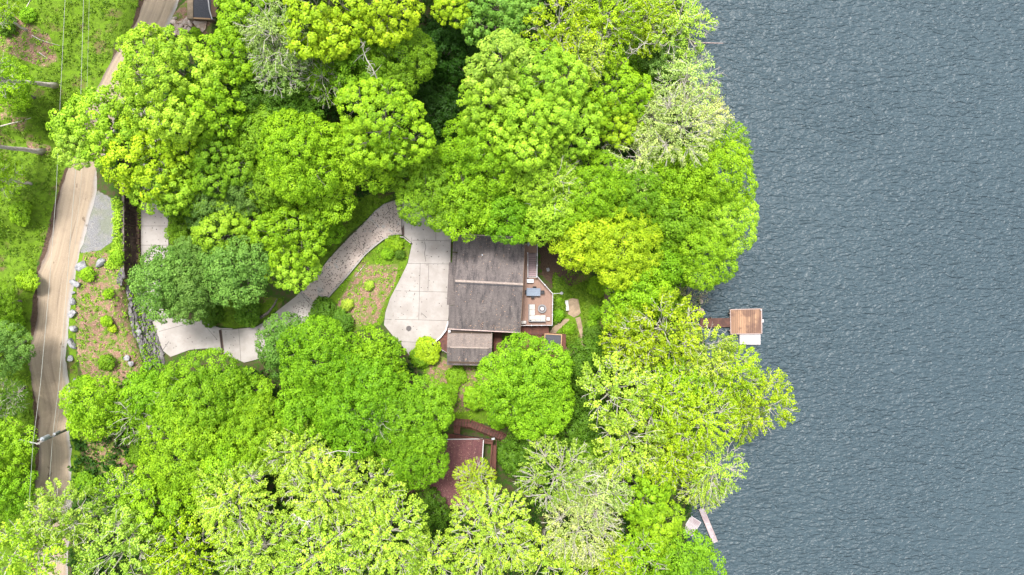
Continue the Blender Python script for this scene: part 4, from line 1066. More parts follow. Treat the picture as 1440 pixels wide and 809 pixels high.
# ------------------------------------------------------------------ house
HA = -R(2.9); HC = P(685, 398.5, 3.2)
ca, sa = math.cos(HA), math.sin(HA)
house = empty('house', (HC[0], HC[1], -3.2), 'house with large weathered grey-brown gable roof beside the parking court', 'house', rz=HA)
ZB = 3.2   # local z = world z + 3.2
def lz(z): return z + ZB
EV, RG = 3.2, 5.3
zn = lambda x, y: lz(RG - (RG - EV) * abs(y) / 7.15)
mb = MB(); mb.slab([(-4.65, 0.02), (5.4, 0.02), (5.4, 7.15), (-5.4, 7.15), (-5.4, 4.5), (-4.65, 4.5)], zn, .16)
rfN = mb.build('roof', 'shingle', house); rfN['label'] = 'north slope of the grey-brown roof'
mb = MB(); mb.slab([(-4.65, -.02), (5.4, -.02), (5.4, -7.15), (-5.55, -7.15), (-5.55, -3.6), (-4.65, -3.6)], zn, .16)
rfS = mb.build('roof', 'shingle', house); rfS['label'] = 'south slope of the grey-brown roof'
mb = MB(); mb.slab([(-6.0, 2.9), (-6.0, -3.6), (-4.5, -3.6), (-4.5, 4.4), (-5.5, 4.4), (-5.5, 2.9)], lambda x, y: lz(2.75 + (x + 4.5) * .12), .12)
mb.build('porch_roof', 'shingle', house)
mb = MB(); mb.box((.37, .13, lz(RG) + .03), (10.1, .3, .07)); mb.build('ridge_cap', 'ridge', house)
mb = MB(); mb.box((.37, -.22, lz(RG) - .02), (10.1, .12, .06)); mb.build('ridge_shadow_strip', 'dark', house)  # dark strip laid beside the cap to paint its shadow line
for y_, xa, xb in ((7.22, -5.45, 5.45), (-7.22, -5.6, 5.45)):
    mb = MB(); mb.box(((xa + xb) / 2, y_, lz(EV) - .05), (xb - xa, .14, .14)); mb.build('gutter', 'gutter', house)
mb = MB(); 
for s_ in (1, -1):
    mb.add([(5.46, 0, lz(RG) + .02), (5.46, s_ * 7.15, lz(EV) + .02), (5.46, s_ * 7.15, lz(EV) - .2), (5.46, 0, lz(RG) - .2), (5.405, 0, lz(RG) + .02), (5.405, s_ * 7.15, lz(EV) + .02), (5.405, s_ * 7.15, lz(EV) - .2), (5.405, 0, lz(RG) - .2)],
           [(0, 1, 2, 3), (7, 6, 5, 4), (0, 4, 5, 1), (1, 5, 6, 2), (2, 6, 7, 3), (3, 7, 4, 0)])
mb.build('verge_board', 'siding', house)
mb = MB(); mb.slab([(-5.1, -6.75), (4.9, -6.75), (4.9, 6.75), (-5.1, 6.75), (-5.1, 4.6), (-4.4, 4.6), (-4.4, -3.7), (-5.1, -3.7)], lz(3.05), 6.6)
# gable triangles
for x_ in (-4.4, 4.9):
    mb.add([(x_, -6.7, lz(3.05)), (x_, 6.7, lz(3.05)), (x_, 0, lz(5.05)), (x_ - .15, -6.7, lz(3.05)), (x_ - .15, 6.7, lz(3.05)), (x_ - .15, 0, lz(5.05))], [(0, 1, 2), (5, 4, 3), (0, 2, 5, 3), (1, 4, 5, 2)])
walls = mb.build('wall', 'siding', house)
def window(x, y, z, w, h, ax):
    d = (.1, w, h) if ax == 'x' else (w, .1, h)
    f = MB(); sx_ = 1 if (x > 0 if ax == 'x' else y > 0) else -1
    for q in (-1, 1):
        if ax == 'x': f.box((x + sx_ * .03, y + q * w / 2, z), (.1, .1, h + .1)); f.box((x + sx_ * .03, y, z + q * h / 2), (.1, w - .1, .1))
        else: f.box((x + q * w / 2, y + sx_ * .03, z), (.1, .1, h + .1)); f.box((x, y + sx_ * .03, z + q * h / 2), (w - .1, .1, .1))
    wo = f.build('window', 'white', house)
    g = MB(); g.box((x + (sx_ * .01 if ax == 'x' else 0), y + (sx_ * .01 if ax == 'y' else 0), z), (.04, w - .1, h - .1) if ax == 'x' else (w - .1, .04, h - .1)); g.build('pane', 'glass', wo)
for y_ in (-5, -1.5, 2): window(4.9, y_, lz(1.6), 2.4, 2.0, 'x')
for y_ in (-4.5, 0, 4.5): window(4.9, y_, lz(-1.6), 1.6, 1.3, 'x')
for x_ in (-2.5, 2): window(x_, 6.75, lz(1.8), 1.4, 1.3, 'y')
window(3, -6.75, lz(1.8), 1.2, 1.2, 'y'); window(-4.4, 2.5, lz(1.5), 1.3, 1.3, 'x')
mb = MB(); mb.box((-4.43, -1, lz(1.15)), (.1, 1.0, 2.1)); dr = mb.build('door', 'white', house); mb = MB(); mb.box((-4.52, -.65, lz(1.1)), (.08, .06, .14)); mb.build('handle', 'metal', dr)
mb = MB(); mb.disc((-.9, 4.2, lz(4.05)), .09, .35, 10); mb.build('vent_pipe', 'metal', house)
mb = MB(); mb.disc((3.1, 5.3, lz(3.7)), .1, .3, 10); mb.build('vent_pipe', 'ridge', house)

gar = empty('garage', (HC[0] + (-2.2) * ca - (-9.95) * sa, HC[1] + (-2.2) * sa + (-9.95) * ca, -1.6), 'low garage wing with shingled gable roof below the main roof', 'garage', rz=-R(1.4))
GZ0 = 1.6
zg = lambda x, y: GZ0 + 3.0 - .75 * abs(y) / 2.7 - .0
mb = MB(); mb.slab([(-3.42, .02), (3.42, .02), (3.42, 2.64), (-3.42, 2.64)], zg, .13); o = mb.build('roof', 'shingle_lit', gar); o['label'] = 'upper slope of the garage roof, coloured paler for the light on it'
mb = MB(); mb.slab([(-3.42, -.02), (3.42, -.02), (3.42, -2.75), (-3.42, -2.75)], zg, .13); o = mb.build('roof', 'shingle', gar); o['label'] = 'lower slope of the garage roof, coloured darker for the shade on it'
mb = MB(); mb.box((0.0, .06, GZ0 + 3.03), (5.9, .2, .05)); mb.build('ridge_cap', 'ridge', gar)
mb = MB(); mb.box((0, 0, GZ0 + .45), (6.4, 4.9, 3.9)); mb.build('wall', 'siding', gar)
mb = MB(); mb.box((-3.23, 0, GZ0 + .9), (.08, 3.2, 2.1)); mb.build('garage_door', 'white', gar)
mb = MB(); mb.box((-3.1, 2.45, GZ0 + 2.75), (.34, .34, .4), .2); mb.build('flue_cap', 'white', gar)

# ------------------------------------------------------------------ upper deck
def W(px, py, z): return P(px, py, z)[:2]
DZ = .1
deck = empty('deck', (*W(757, 400, DZ), -3.2), 'timber balcony deck along the lake side of the house with white railings', 'deck')
DX, DY = W(757, 400, DZ)
def rel(px, py, z): x, y = W(px, py, z); return (x - DX, y - DY)
mb = MB(); top = DZ + 3.2
for poly in ([(733, 342), (756.5, 344), (756, 355.8), (733, 355.8)], [(733, 355.8), (741.5, 355.8), (741.5, 390), (733, 390)], [(733, 390), (755.8, 390), (777.8, 412.5), (777, 458), (731, 458)]):
    mb.slab([rel(a, b, DZ) for a, b in poly], top, .12)
mb.build('deck_boards', 'deck', deck)
mb = MB(); z_ = top - .3
for a, b in (((734, 342.3), (756, 344.3)), ((756, 344.3), (755.5, 389)), ((755.5, 389), (777.3, 413)), ((777.3, 413), (776.5, 457.5)), ((776.5, 457.5), (731, 457.7))):
    A, B = rel(*a, DZ), rel(*b, DZ); mb.box(((A[0] + B[0]) / 2, (A[1] + B[1]) / 2, z_), (math.hypot(B[0] - A[0], B[1] - A[1]), .07, .34), math.atan2(B[1] - A[1], B[0] - A[0]))
mb.build('fascia', 'redwood', deck)
for px, py in ((755, 345.5), (755, 368), (754.5, 389), (776, 413.5), (775.5, 435), (775.5, 456), (752, 456)):
    x, y = rel(px, py, DZ); mb = MB(); mb.box((x, y, (top - .47) / 2 - .3), (.14, .14, top - .47 + .6)); mb.build('post', 'redwood', deck)
def railing(pts, z0, mt='white', name='railing', parent=deck, origin=(DX, DY), zoff=3.2):
    """top rail, bottom rail, posts with caps, pickets"""
    r_ = MB(); pk = MB(); ps = MB()
    for a, b in zip(pts[:-1], pts[1:]):
        A, B = (W(*a, z0)), (W(*b, z0)); A = (A[0] - origin[0], A[1] - origin[1]); B = (B[0] - origin[0], B[1] - origin[1])
        L = math.hypot(B[0] - A[0], B[1] - A[1]); rz = math.atan2(B[1] - A[1], B[0] - A[0]); zb = z0 + zoff
        r_.box(((A[0] + B[0]) / 2, (A[1] + B[1]) / 2, zb + 1.0), (L, .085, .05), rz)
        pk.box(((A[0] + B[0]) / 2, (A[1] + B[1]) / 2, zb + .12), (L, .05, .05), rz)
        n = max(1, int(L / .13))
        for i in range(n):
            t = (i + .5) / n; pk.box((A[0] + (B[0] - A[0]) * t, A[1] + (B[1] - A[1]) * t, zb + .54), (.02, .02, .8), rz)
        n = max(1, round(L / 1.7))
        for i in range(n + 1):
            t = i / n; x, y = A[0] + (B[0] - A[0]) * t, A[1] + (B[1] - A[1]) * t
            ps.box((x, y, zb + .53), (.1, .1, 1.06), rz); ps.box((x, y, zb + 1.08), (.15, .15, .04), rz)
    o = r_.build(name, mt, parent); pk.build('pickets', 'dark', o); ps.build('posts', 'metal' if mt == 'white' else mt, o)
railing([(755.3, 345), (754.8, 388)], DZ); railing([(754.8, 388.5), (776.6, 413)], DZ); railing([(776.8, 413.5), (776, 456.8)], DZ); railing([(775.7, 457), (733, 457.4)], DZ); railing([(742, 356.5), (742, 390)], DZ); railing([(742.5, 390), (754, 390)], DZ)
# stairs down inside the opening
mb = MB(); n = 12; A = rel(742.6, 389, DZ); B = rel(754.6, 356.5, DZ)
dyy = (B[1] - A[1]) / n
for i in range(n):
    mb.box(((A[0] + B[0]) / 2, A[1] + dyy * (i + .5), top - .2 - i * .13), (B[0] - A[0] - .1, dyy * .86, .05))
st = mb.build('stair', 'treads', deck); mb = MB()
for s_ in (A[0] + .03, B[0] - .03):
    mb.add([(s_ - .025, A[1], top - .1), (s_ + .025, A[1], top - .1), (s_ + .025, B[1], top - .1 - n * .13), (s_ - .025, B[1], top - .1 - n * .13), (s_ - .025, A[1], top - .4), (s_ + .025, A[1], top - .4), (s_ + .025, B[1], top - .4 - n * .13), (s_ - .025, B[1], top - .4 - n * .13)],
           [(0, 1, 2, 3), (7, 6, 5, 4), (0, 4, 5, 1), (1, 5, 6, 2), (2, 6, 7, 3), (3, 7, 4, 0)])
mb.build('stringer', 'white', st)
mb = MB(); x0_, y0_ = rel(748, 347, DZ); mb.box(((A[0] + B[0]) / 2, B[1] + .5, .75), (1.6, 1.6, .1)); mb.build('landing', 'treads', st)

# furniture
def on_deck(name, px, py, label, cat, rz=0, group=None, z=DZ): x, y = W(px, py, z); return empty(name, (x, y, z), label, cat, group, rz)
t = on_deck('dining_table', 750, 410.8, 'blue-grey slatted dining table on the balcony deck', 'table', -R(1))
mb = MB(); mb.box((0, 0, .73), (2.15, 1.22, .05), 0, .03); mb.build('tabletop', 'greytop', t)
mb = MB()
for s_ in (-1, 1): mb.box((0, s_ * .58, .69), (2.1, .05, .09)); mb.box((s_ * 1.02, 0, .69), (.05, 1.1, .09))
mb.build('apron', 'greyframe', t)
for a in (-1, 1):
    for b in (-1, 1): mb = MB(); mb.box((a * .98, b * .53, .34), (.07, .07, .68)); mb.build('leg', 'greyframe', t)
def chair(px, py, rz, label, src=[]):
    if not src:
        c = on_deck('dining_chair', px, py, label, 'chair', rz, 'dark chairs round the grey table')
        mb = MB(); mb.box((0, 0, .44), (.5, .52, .06), 0, .03); mb.build('seat', 'dark', c)
        mb = MB(); mb.box((.27, 0, .68), (.05, .5, .44)); mb.build('backrest', 'dark', c)
        mb = MB()
        for s_ in (-1, 1): mb.box((0, s_ * .27, .63), (.5, .05, .04)); mb.box((-.22, s_ * .27, .53), (.04, .04, .2))
        mb.build('armrest', 'dark', c)
        for a in (-1, 1):
            for b in (-1, 1): mb = MB(); mb.box((a * .22, b * .23, .2), (.04, .04, .42)); mb.build('leg', 'dark', c)
        src.append(c); return c
    s0 = src[0]; r_ = s0.copy(); C.objects.link(r_); x, y = W(px, py, DZ); r_.location = (x, y, DZ); r_.rotation_euler = (0, 0, rz); r_['label'] = label
    for ch in list(s0.children): q = ch.copy(); C.objects.link(q); q.parent = r_
chair(762.6, 411.2, 0, 'dark chair at the lake end of the grey dining table')
chair(740.8, 410.8, math.pi, 'dark chair at the house end of the grey dining table, mostly under it')
chair(751.5, 405.6, math.pi / 2, 'dark chair on the stair side of the grey dining table')
chair(749, 416.2, -math.pi / 2, 'dark chair on the sofa side of the grey dining table')
# sectional sofa
s = on_deck('sectional_sofa', 748, 440, 'white L-shaped sectional sofa with grey frame on the balcony deck', 'sofa')
ox, oy = W(748, 440, DZ)
def sr(px, py): x, y = W(px, py, DZ + .4); return x - ox, y - oy
def rbox(mb, x0, y0, x1, y1, z0, z1, bev=.04):
    a, b = sr(x0, y0), sr(x1, y1); mb.box(((a[0] + b[0]) / 2, (a[1] + b[1]) / 2, (z0 + z1) / 2), (abs(b[0] - a[0]), abs(b[1] - a[1]), z1 - z0), 0, bev)
mb = MB(); rbox(mb, 743.6, 428, 752.4, 443.9, .05, .27, .02); rbox(mb, 743.6, 443.9, 767.4, 452.4, .05, .27, .02); mb.build('frame', 'greyframe', s)
mb = MB(); rbox(mb, 743.2, 428, 744.5, 452.6, .27, .74, .03); rbox(mb, 744.5, 451.6, 767.4, 452.9, .27, .72, .03); mb.build('backrest', 'greyframe', s)
for q in ((746.4, 428.4, 752.2, 435.8), (746.4, 436.1, 752.2, 443.4), (746.4, 443.7, 752.2, 450), (752.5, 443.7, 759.6, 450), (759.9, 443.7, 767, 450)):
    mb = MB(); rbox(mb, *q, .27, .44); mb.build('seat_cushion', 'cushion', s)
for q in ((744.6, 428.6, 746.3, 435.6), (744.6, 436, 746.3, 443.2), (744.6, 443.6, 746.3, 450.1), (747, 450.2, 753, 451.5), (753.3, 450.2, 760, 451.5), (760.3, 450.2, 766.8, 451.5)):
    mb = MB(); rbox(mb, *q, .44, .78, .03); mb.build('back_cushion', 'cushion', s)
t = on_deck('ottoman', 770.8, 448.6, 'small square white ottoman at the end of the sectional sofa', 'ottoman')
mb = MB(); mb.box((0, 0, .12), (.52, .52, .18)); mb.build('frame', 'greyframe', t); mb = MB(); mb.box((0, 0, .3), (.56, .56, .18), 0, .04); mb.build('cushion', 'cushion', t)
t = on_deck('fire_pit', 762.2, 434.2, 'round fire pit table with white centre beside the sofa', 'fire pit')
mb = MB(); mb.disc((0, 0, 0), .5, .4, 32, .6); mb.build('base', 'firepit', t)
mb = MB(); mb.disc((0, 0, .4), .66, .05, 36, inner=.5); mb.build('rim', 'greyframe', t)
mb = MB(); mb.disc((0, 0, .4), .49, .03, 32, inner=.3); mb.build('tray', 'firepit', t)
mb = MB(); mb.disc((0, 0, .4), .29, .07, 28, .26); mb.build('burner_lid', 'white', t)
t = on_deck('cooler', 736, 453.2, 'white cooler box with grey end at the house corner of the deck', 'cooler')
mb = MB(); mb.box((0, 0, .25), (.75, .45, .5), 0, .04); mb.build('body', 'white', t); mb = MB(); mb.box((-.03, 0, .53), (.62, .47, .06), 0, .02); mb.build('lid', 'cushion', t); mb = MB(); mb.box((.42, 0, .35), (.08, .36, .12)); mb.build('handle', 'greyframe', t)
t = on_deck('storage_bench', 745.5, 395.3, 'small blue-grey storage bench at the head of the deck stairs', 'storage bench')
mb = MB(); mb.box((0, 0, .22), (1.0, .55, .44)); mb.build('box', 'greytop', t); mb = MB(); mb.box((0, 0, .47), (1.06, .6, .05), 0, .02); mb.build('lid', 'metal', t)
x, y = W(741, 343.5, 2.9); t = empty('satellite_dish', (x, y, 2.2), 'small blue-grey satellite dish at the north corner of the house roof', 'satellite dish')
mb = MB(); mb.tube([(-.5, 0, .9), (-.1, 0, .75), (0, 0, .75)], .04); mb.build('mount', 'white', t)
mb = MB(); k = []
for i in range(5):
    r_ = .33 * i / 4; 
    for j in range(16): a = j * math.pi / 8; mb.v.append((.12 + .5 * r_ * r_ * 1.5 + math.cos(a) * r_ * .55, math.sin(a) * r_, .8 + math.cos(a) * r_ * .8 + .3 * r_ * r_))
for i in range(4):
    for j in range(16): j2 = (j + 1) % 16; mb.f.append((i * 16 + j, i * 16 + j2, (i + 1) * 16 + j2, (i + 1) * 16 + j))
mb.build('dish', 'metal', t)
mb = MB(); mb.tube([(.1, 0, .6), (.5, 0, .75)], .02); mb.box((.52, 0, .78), (.1, .08, .1)); mb.build('feed_arm', 'greyframe', t)
x, y = W(778.5, 413, 1.1); t = empty('bird_feeder', (x, y, .2), 'white arm with small grey feeder reaching out from the deck corner', 'bird feeder')
mb = MB(); mb.tube([(0, 0, 0), (0, 0, 1.3)], .03); mb.tube([(0, 0, 1.28), (1.0, .05, 1.35), (1.25, .05, 1.3)], .035); mb.build('arm', 'white', t)
mb = MB(); mb.disc((1.22, .05, .85), .14, .3, 12); mb.disc((1.22, .05, 1.15), .24, .14, 14, .04); mb.build('feeder', 'greyframe', t)
mb = MB(); mb.tube([(1.0, .05, .9), (1.5, .05, .9)], .02); mb.tube([(1.22, -.2, .88), (1.22, .3, .88)], .02); mb.build('perch', 'metal', t)

# lower redwood deck and framed roof hatch
def wpoly(poly, z): return [W(a, b, z) for a, b in poly]
ld = empty('lower_deck', (*W(740, 475, -1.1), -2.9), 'reddish brown lower deck between the house and the vivid green tree', 'deck'); lx, ly = ld.location[:2]
mb = MB(); mb.slab([(a - lx, b - ly) for a, b in wpoly([(731, 456), (771, 456), (772, 468), (796, 470), (795, 503), (731, 503)], -1.1)], 1.8, .12); mb.slab([(a - lx, b - ly) for a, b in wpoly([(694, 462), (706, 462), (706, 503), (694, 503)], -1.1)], 1.8, .12); mb.build('deck_boards', 'redwood', ld)
mb = MB()
for px, py in ((702, 500), (740, 500), (793, 500), (794, 472), (770, 460)): x, y = W(px, py, -1.1); mb.box((x - lx, y - ly, .4), (.14, .14, 2.6))
mb.build_each('post', 'redwood', ld)
railing([(746, 468.5), (763, 469)], -1.1, 'redwood', 'railing', ld, (lx, ly), 2.9)
h = empty('skylight_roof', (*W(777.5, 482, -.3), -1.1), 'flat dark grey roof panel with tan timber frame beside the lower deck', 'shed roof'); hx, hy = h.location[:2]
mb = MB(); mb.box((0, 0, .8), (2.5, 2.5, .1), HA); mb.build('panel', 'slate', h)
mb = MB(); rz = HA
for q in (-1, 1): mb.box((-q * math.sin(rz) * 1.31, q * math.cos(rz) * 1.31, .83), (2.74, .13, .2), rz); mb.box((q * math.cos(rz) * 1.31, q * math.sin(rz) * 1.31, .832), (.13, 2.48, .2), rz)
mb.build('frame', 'tan', h)
mb = MB()
for a in (-1, 1):
    for b in (-1, 1): mb.box((a * 1.15, b * 1.15, .37), (.12, .12, .76))
mb.build_each('post', 'redwood', h)
def roof_specks(name, n, root, x0, x1, y0, y1, zf, label, size, seed, edge=None):
    rs = np.random.default_rng(seed); x = rs.uniform(x0, x1, n); y = rs.uniform(y0, y1, n)
    if edge: m_ = rs.random(n) < .5; y = np.where(m_, np.sign(y) * (edge - np.abs(rs.normal(0, .5, n))), y)
    z = np.array([zf(a, b) for a, b in zip(x, y)]) + .035; rz = root.rotation_euler[2]; lo = root.location
    c = np.stack([lo[0] + x * math.cos(rz) - y * math.sin(rz), lo[1] + x * math.sin(rz) + y * math.cos(rz), lo[2] + z], 1)
    V = leafquads(c, unit(np.array([0, 0, 1.]) + rs.normal(0, .12, c.shape)), size, rs)
    tag(mesh_np(name, V, np.arange(len(V)).reshape(-1, 4), M['dryleaf']), label, 'leaf litter', kind='stuff')
roof_specks('roof_leaves', 170, house, -4.5, 5.3, -7.0, 7.0, zn, 'few dry leaves lying on the weathered house roof', .15, 31, 6.9)
roof_specks('roof_leaves', 60, gar, -3.3, 3.3, -2.6, 2.5, zg, 'few dry leaves lying on the garage roof', .14, 32)
# small red deck on the west
sdk = MB(); sdk.slab(wpoly([(632, 455), (628.5, 466), (621, 475), (613, 481), (619, 490), (632, 498.5)], .12), .12, .5)
tag(sdk.build('entry_deck', 'redwood_y'), 'small brick-red deck in the corner of garage and curved white wall', 'deck')
cb = MB(); cb.tube([PT(616, 486, .6), PT(621, 492, .6), PT(631.5, 498, .6)], .05); 
for q in ((616, 486), (623, 493.5), (631, 497.8)): p = PT(*q, 0); cb.tube([p, (p[0], p[1], p[2] + .62)], .04)
tag(cb.build('handrail', 'white'), 'thin white handrail at the lower rim of the small red deck', 'handrail')
# fence north of the roof corner
nf = empty('fence', PT(635, 328), 'short white fence between the parking court and the north roof corner', 'fence'); fx_, fy_, fz_ = nf.location
a, b = PT(633, 316), PT(635.5, 338)
mb = MB(); L = math.hypot(b[0] - a[0], b[1] - a[1]); rz = math.atan2(b[1] - a[1], b[0] - a[0]); mb.box(((a[0] + b[0]) / 2 - fx_, (a[1] + b[1]) / 2 - fy_, .95), (L, .12, .08), rz); mb.box(((a[0] + b[0]) / 2 - fx_, (a[1] + b[1]) / 2 - fy_, .4), (L, .08, .08), rz); mb.build('rail', 'white', nf)
mb = MB()
for i in range(4): mb.box((a[0] + (b[0] - a[0]) * i / 3 - fx_, a[1] + (b[1] - a[1]) * i / 3 - fy_, .5), (.12, .12, 1.05))
mb.build_each('post', 'redwood', nf)
gw = MB(); q1, q2 = PT(638.5, 312), PT(640.5, 327); gw.box(((q1[0] + q2[0]) / 2, (q1[1] + q2[1]) / 2, .1), (.28, 1.7, 1.5), R(97) - math.pi / 2); tag(gw.build('garden_wall', 'concrete'), 'short grey wall stub beside the white fence at the roof corner', 'wall')

# ------------------------------------------------------------------ garden
patio = draped('patio', [[(799.5, 421), (806, 419.5), (813, 421), (816.5, 440), (813, 444), (807, 446.5), (798.7, 442), (800, 436)]], 'flag', .07, .15, .8)
draped('path', [[(809, 447.5), (816, 445.5), (819, 460), (822.5, 479), (830, 487), (827.6, 490.5), (818, 486), (817, 476), (812, 458)]], 'flag', .07, .15, .8)
draped('path', [[(796, 448), (790, 450), (777, 461), (773, 467), (781, 469.5), (786, 463), (797, 455), (801, 449)]], 'flag', .06, .15, .8)
draped('earth_path', [[(849, 400), (856, 402), (861, 420), (862, 446), (856, 462), (850, 478), (838, 488), (832, 486), (843, 474), (849, 452), (850, 425)]], 'path', .05, .12, .8)
mb = MB(); rr = random.Random(5)
for i in range(26):
    t = i / 25; px, py = 862.5 + 2.5 * math.sin(t * 3) - 6 * t, 412 + 68 * t; p = PT(px + rr.uniform(-1, 1), py); mb.rock((p[0], p[1], p[2] + .08), (.5, .6, .35), i + 200)
tag(mb.build('stone_edging', 'slaterock'), 'row of brown stones edging the earth path under the trees', 'stone edging')
p = PT(797, 429.8); bn = empty('garden_bench', p, 'white backless bench beside the stone patio', 'bench', rz=R(5))
mb = MB(); mb.box((0, 0, .45), (.55, 1.65, .06), 0, .02); mb.build('seat', 'white', bn)
for s_ in (-1, 1): mb = MB(); mb.box((0, s_ * .62, .2), (.45, .08, .46)); mb.build('leg', 'white', bn)
# log on the grassy bank, edging board on the island
def fallen(name, pts, r, mat, label, cat='branch', dz=.1, group='dead wood on the slopes'):
    mb = MB(); P3 = [PT(a, b, dz) for a, b in pts]; o_ = P3[0]
    mb.tube([tuple(v[i] - o_[i] for i in range(3)) for v in P3], [r * (1 - .7 * i / (len(P3) - 1)) for i in range(len(P3))], 7)
    return tag(mb.build(name, mat, loc=o_, smooth=True), label, cat, group)
fallen('fallen_branch', [(45, 50), (56, 56), (68, 60), (86, 65)], .1, 'palebark', 'long thin fallen branch lying across the top left hillside')
fallen('fallen_branch', [(55, 74), (62, 79), (69, 84)], .08, 'palebark', 'short fallen stick below the long thin branch at top left')
fallen('fallen_branch', [(33, 17), (38, 9), (43, 0), (45, -6)], .09, 'palebark', 'thin fallen branch running off the top edge at left')
fallen('fallen_branch', [(0, 178), (14, 174), (28, 171), (44, 166)], .1, 'palebark', 'fallen branch lying above the lower pale trunk on the left edge')
fallen('fallen_branch', [(72, 181), (80, 179), (86, 176)], .07, 'palebark', 'short pale stick next to the power line above the lower pale trunk')
fallen('fallen_log', [(500, 389), (507, 380), (514, 371)], .09, 'palebark', 'thin pale timber edging lying on the planted island', 'log')
fallen('fallen_log', [(366, 447), (377, 440), (386, 428), (390, 420)], .28, 'bark', 'weathered log at the right end of the mown bank', 'log')
fallen('fallen_log', [(978, 725), (985, 712), (988, 700)], .1, 'palebark', 'pale branch lying on the shore above the square pink dock', 'log')

# bare dead limbs seen above the crowns (own objects: dead trees)
def dead_tree(px, py, zt, segs, label, r=.09):
    pts = [P(a, b, c) for a, b, c in segs]
    base = free_base(*P(px, py, zt)[:2]); bz = T(*base); root = empty('dead_tree', (*base, bz), label, 'dead tree', 'dead trees with bare limbs')
    rel_ = [(p[0] - base[0], p[1] - base[1], p[2] - bz) for p in pts]
    mb = MB(); mb.tube([(0, 0, -.3), (rel_[0][0] * .5, rel_[0][1] * .5, rel_[0][2] * .6), rel_[0]], [r * 2.4, r * 1.8, r * 1.3], 8); mb.build('trunk', 'palebark', root, smooth=True)
    rs = random.Random(px); mb = MB(); mb.tube(rel_, [r * (1.2 - .9 * i / (len(rel_) - 1)) for i in range(len(rel_))], 6)
    for i in range(1, len(rel_)):
        for _ in range(5):
            s0 = np.array(rel_[i - 1]) * .5 + np.array(rel_[i]) * .5; d = np.array([rs.uniform(-1, 1), rs.uniform(-1, 1), rs.uniform(-.1, .5)]); L = rs.uniform(.7, 1.8)
            m1 = s0 + d * L * .5 + np.array([rs.uniform(-.2, .2)] * 3); mb.tube([tuple(s0), tuple(m1), tuple(s0 + d * L)], [r * .45, r * .3, r * .12], 5)
            mb.tube([tuple(m1), tuple(m1 + np.array([rs.uniform(-.6, .6), rs.uniform(-.6, .6), .1]))], [r * .28, r * .1], 4)
    mb.build('branches', 'paletwig', root, smooth=True)
dead_tree(530, 118, 13, [(531, 122, 14), (530, 110, 16.5), (523, 95, 17.5), (516, 85, 18), (509, 66, 18.5), (513, 58, 18.7)], 'bare grey dead tree sticking out above the cauliflower-shaped lime tree')
dead_tree(885, 80, 12, [(884, 80, 12), (893, 72, 13.5), (902, 64, 14.5), (911, 58, 15)], 'single long curved bare limb near the top of the right hand wood', .07)
dead_tree(205, 585, 9, [(205, 583, 10), (212, 573, 12), (221, 560, 13), (230, 546, 13.5)], 'bare limb rising from the vivid green tree near the pole', .07)
dead_tree(425, 645, 14, [(372 + 60, 652, 14), (452, 640, 15.5), (475, 634, 16.5), (505, 637, 17)], 'bare curved limb lying over the vivid and pale crowns of the lower middle', .07)
dead_tree(395, 735, 14, [(400, 738, 13), (412, 722, 16), (425, 732, 17.5), (440, 735, 18)], 'bare forked limb in the pale yellow wood near the bottom', .09)
dead_tree(850, 665, 11, [(800, 680, 9), (815, 673, 10.5), (835, 668, 11.5), (850, 671, 12)], 'long horizontal bare limb in the twiggy trees of the lower right', .09)

# ------------------------------------------------------------------ maroon cabin
cz = -4.2; CA = -R(3.5)
cr0 = P(620, 668, 1.0); cab = empty('cabin', (cr0[0], cr0[1], cz), 'cabin with maroon shingled roof half hidden under the trees', 'cabin', rz=CA)
hl = 5.4; wE = 6.1; wW = 5.0; zr, ze = 1.0 - cz, -1.2 - cz
zc_ = lambda x, y: zr - (zr - ze) * abs(x) / wE
mb = MB(); mb.slab([(0.02, -hl), (wE, -hl), (wE, hl), (0.02, hl)], zc_, .15); o = mb.build('roof', 'shingle_maroon', cab); o['label'] = 'maroon lake-side slope of the cabin roof'
mb = MB(); mb.slab([(-.02, -hl), (-wW, -hl), (-wW, hl), (-.02, hl)], zc_, .15); mb.build('roof', 'shingle_maroon', cab)
mb = MB(); mb.box((0, 0, zr + .02), (.24, 2 * hl, .06)); mb.build('ridge_cap', 'shingle_maroon', cab)
mb = MB(); L = math.hypot(wE, zr - ze)
mb.add([(0, hl + .03, zr + .02), (wE, hl + .03, ze + .02), (wE, hl + .03, ze - .2), (0, hl + .03, zr - .2), (0, hl + .13, zr + .02), (wE, hl + .13, ze + .02), (wE, hl + .13, ze - .2), (0, hl + .13, zr - .2)], [(0, 3, 2, 1), (4, 5, 6, 7), (0, 1, 5, 4), (1, 2, 6, 5), (2, 3, 7, 6), (3, 0, 4, 7)])
mb.build('verge_board', 'white', cab)
mb = MB(); mb.box((wE + .09, 0, ze - .08), (.14, 2 * hl, .14)); mb.build('gutter', 'white', cab)
mb = MB(); mb.box((.5, 0, (ze - .1) / 2), (10.2, 9.8, ze - .3)); 
for y_ in (-4.9, 4.7): mb.add([(-4.6, y_, ze - .3), (5.6, y_, ze - .3), (0, y_, zr - .25), (-4.6, y_ + .2, ze - .3), (5.6, y_ + .2, ze - .3), (0, y_ + .2, zr - .25)], [(0, 1, 2), (5, 4, 3), (0, 2, 5, 3), (1, 4, 5, 2)])
mb.build('wall', 'siding_red', cab)
for y_ in (-2.5, 2): 
    mb = MB(); mb.box((5.63, y_, 1.5), (.08, 1.4, 1.2)); w_ = mb.build('window', 'white', cab); mb = MB(); mb.box((5.66, y_, 1.5), (.06, 1.2, 1.0)); mb.build('pane', 'glass', w_)
cd = empty('cabin_deck', (*W(690, 640, -1.9), -4.3), 'reddish timber walkway with rails around the maroon cabin', 'deck'); dx_, dy_ = cd.location[:2]
dl = lambda poly, z: [(a - dx_, b - dy_) for a, b in wpoly(poly, z)]
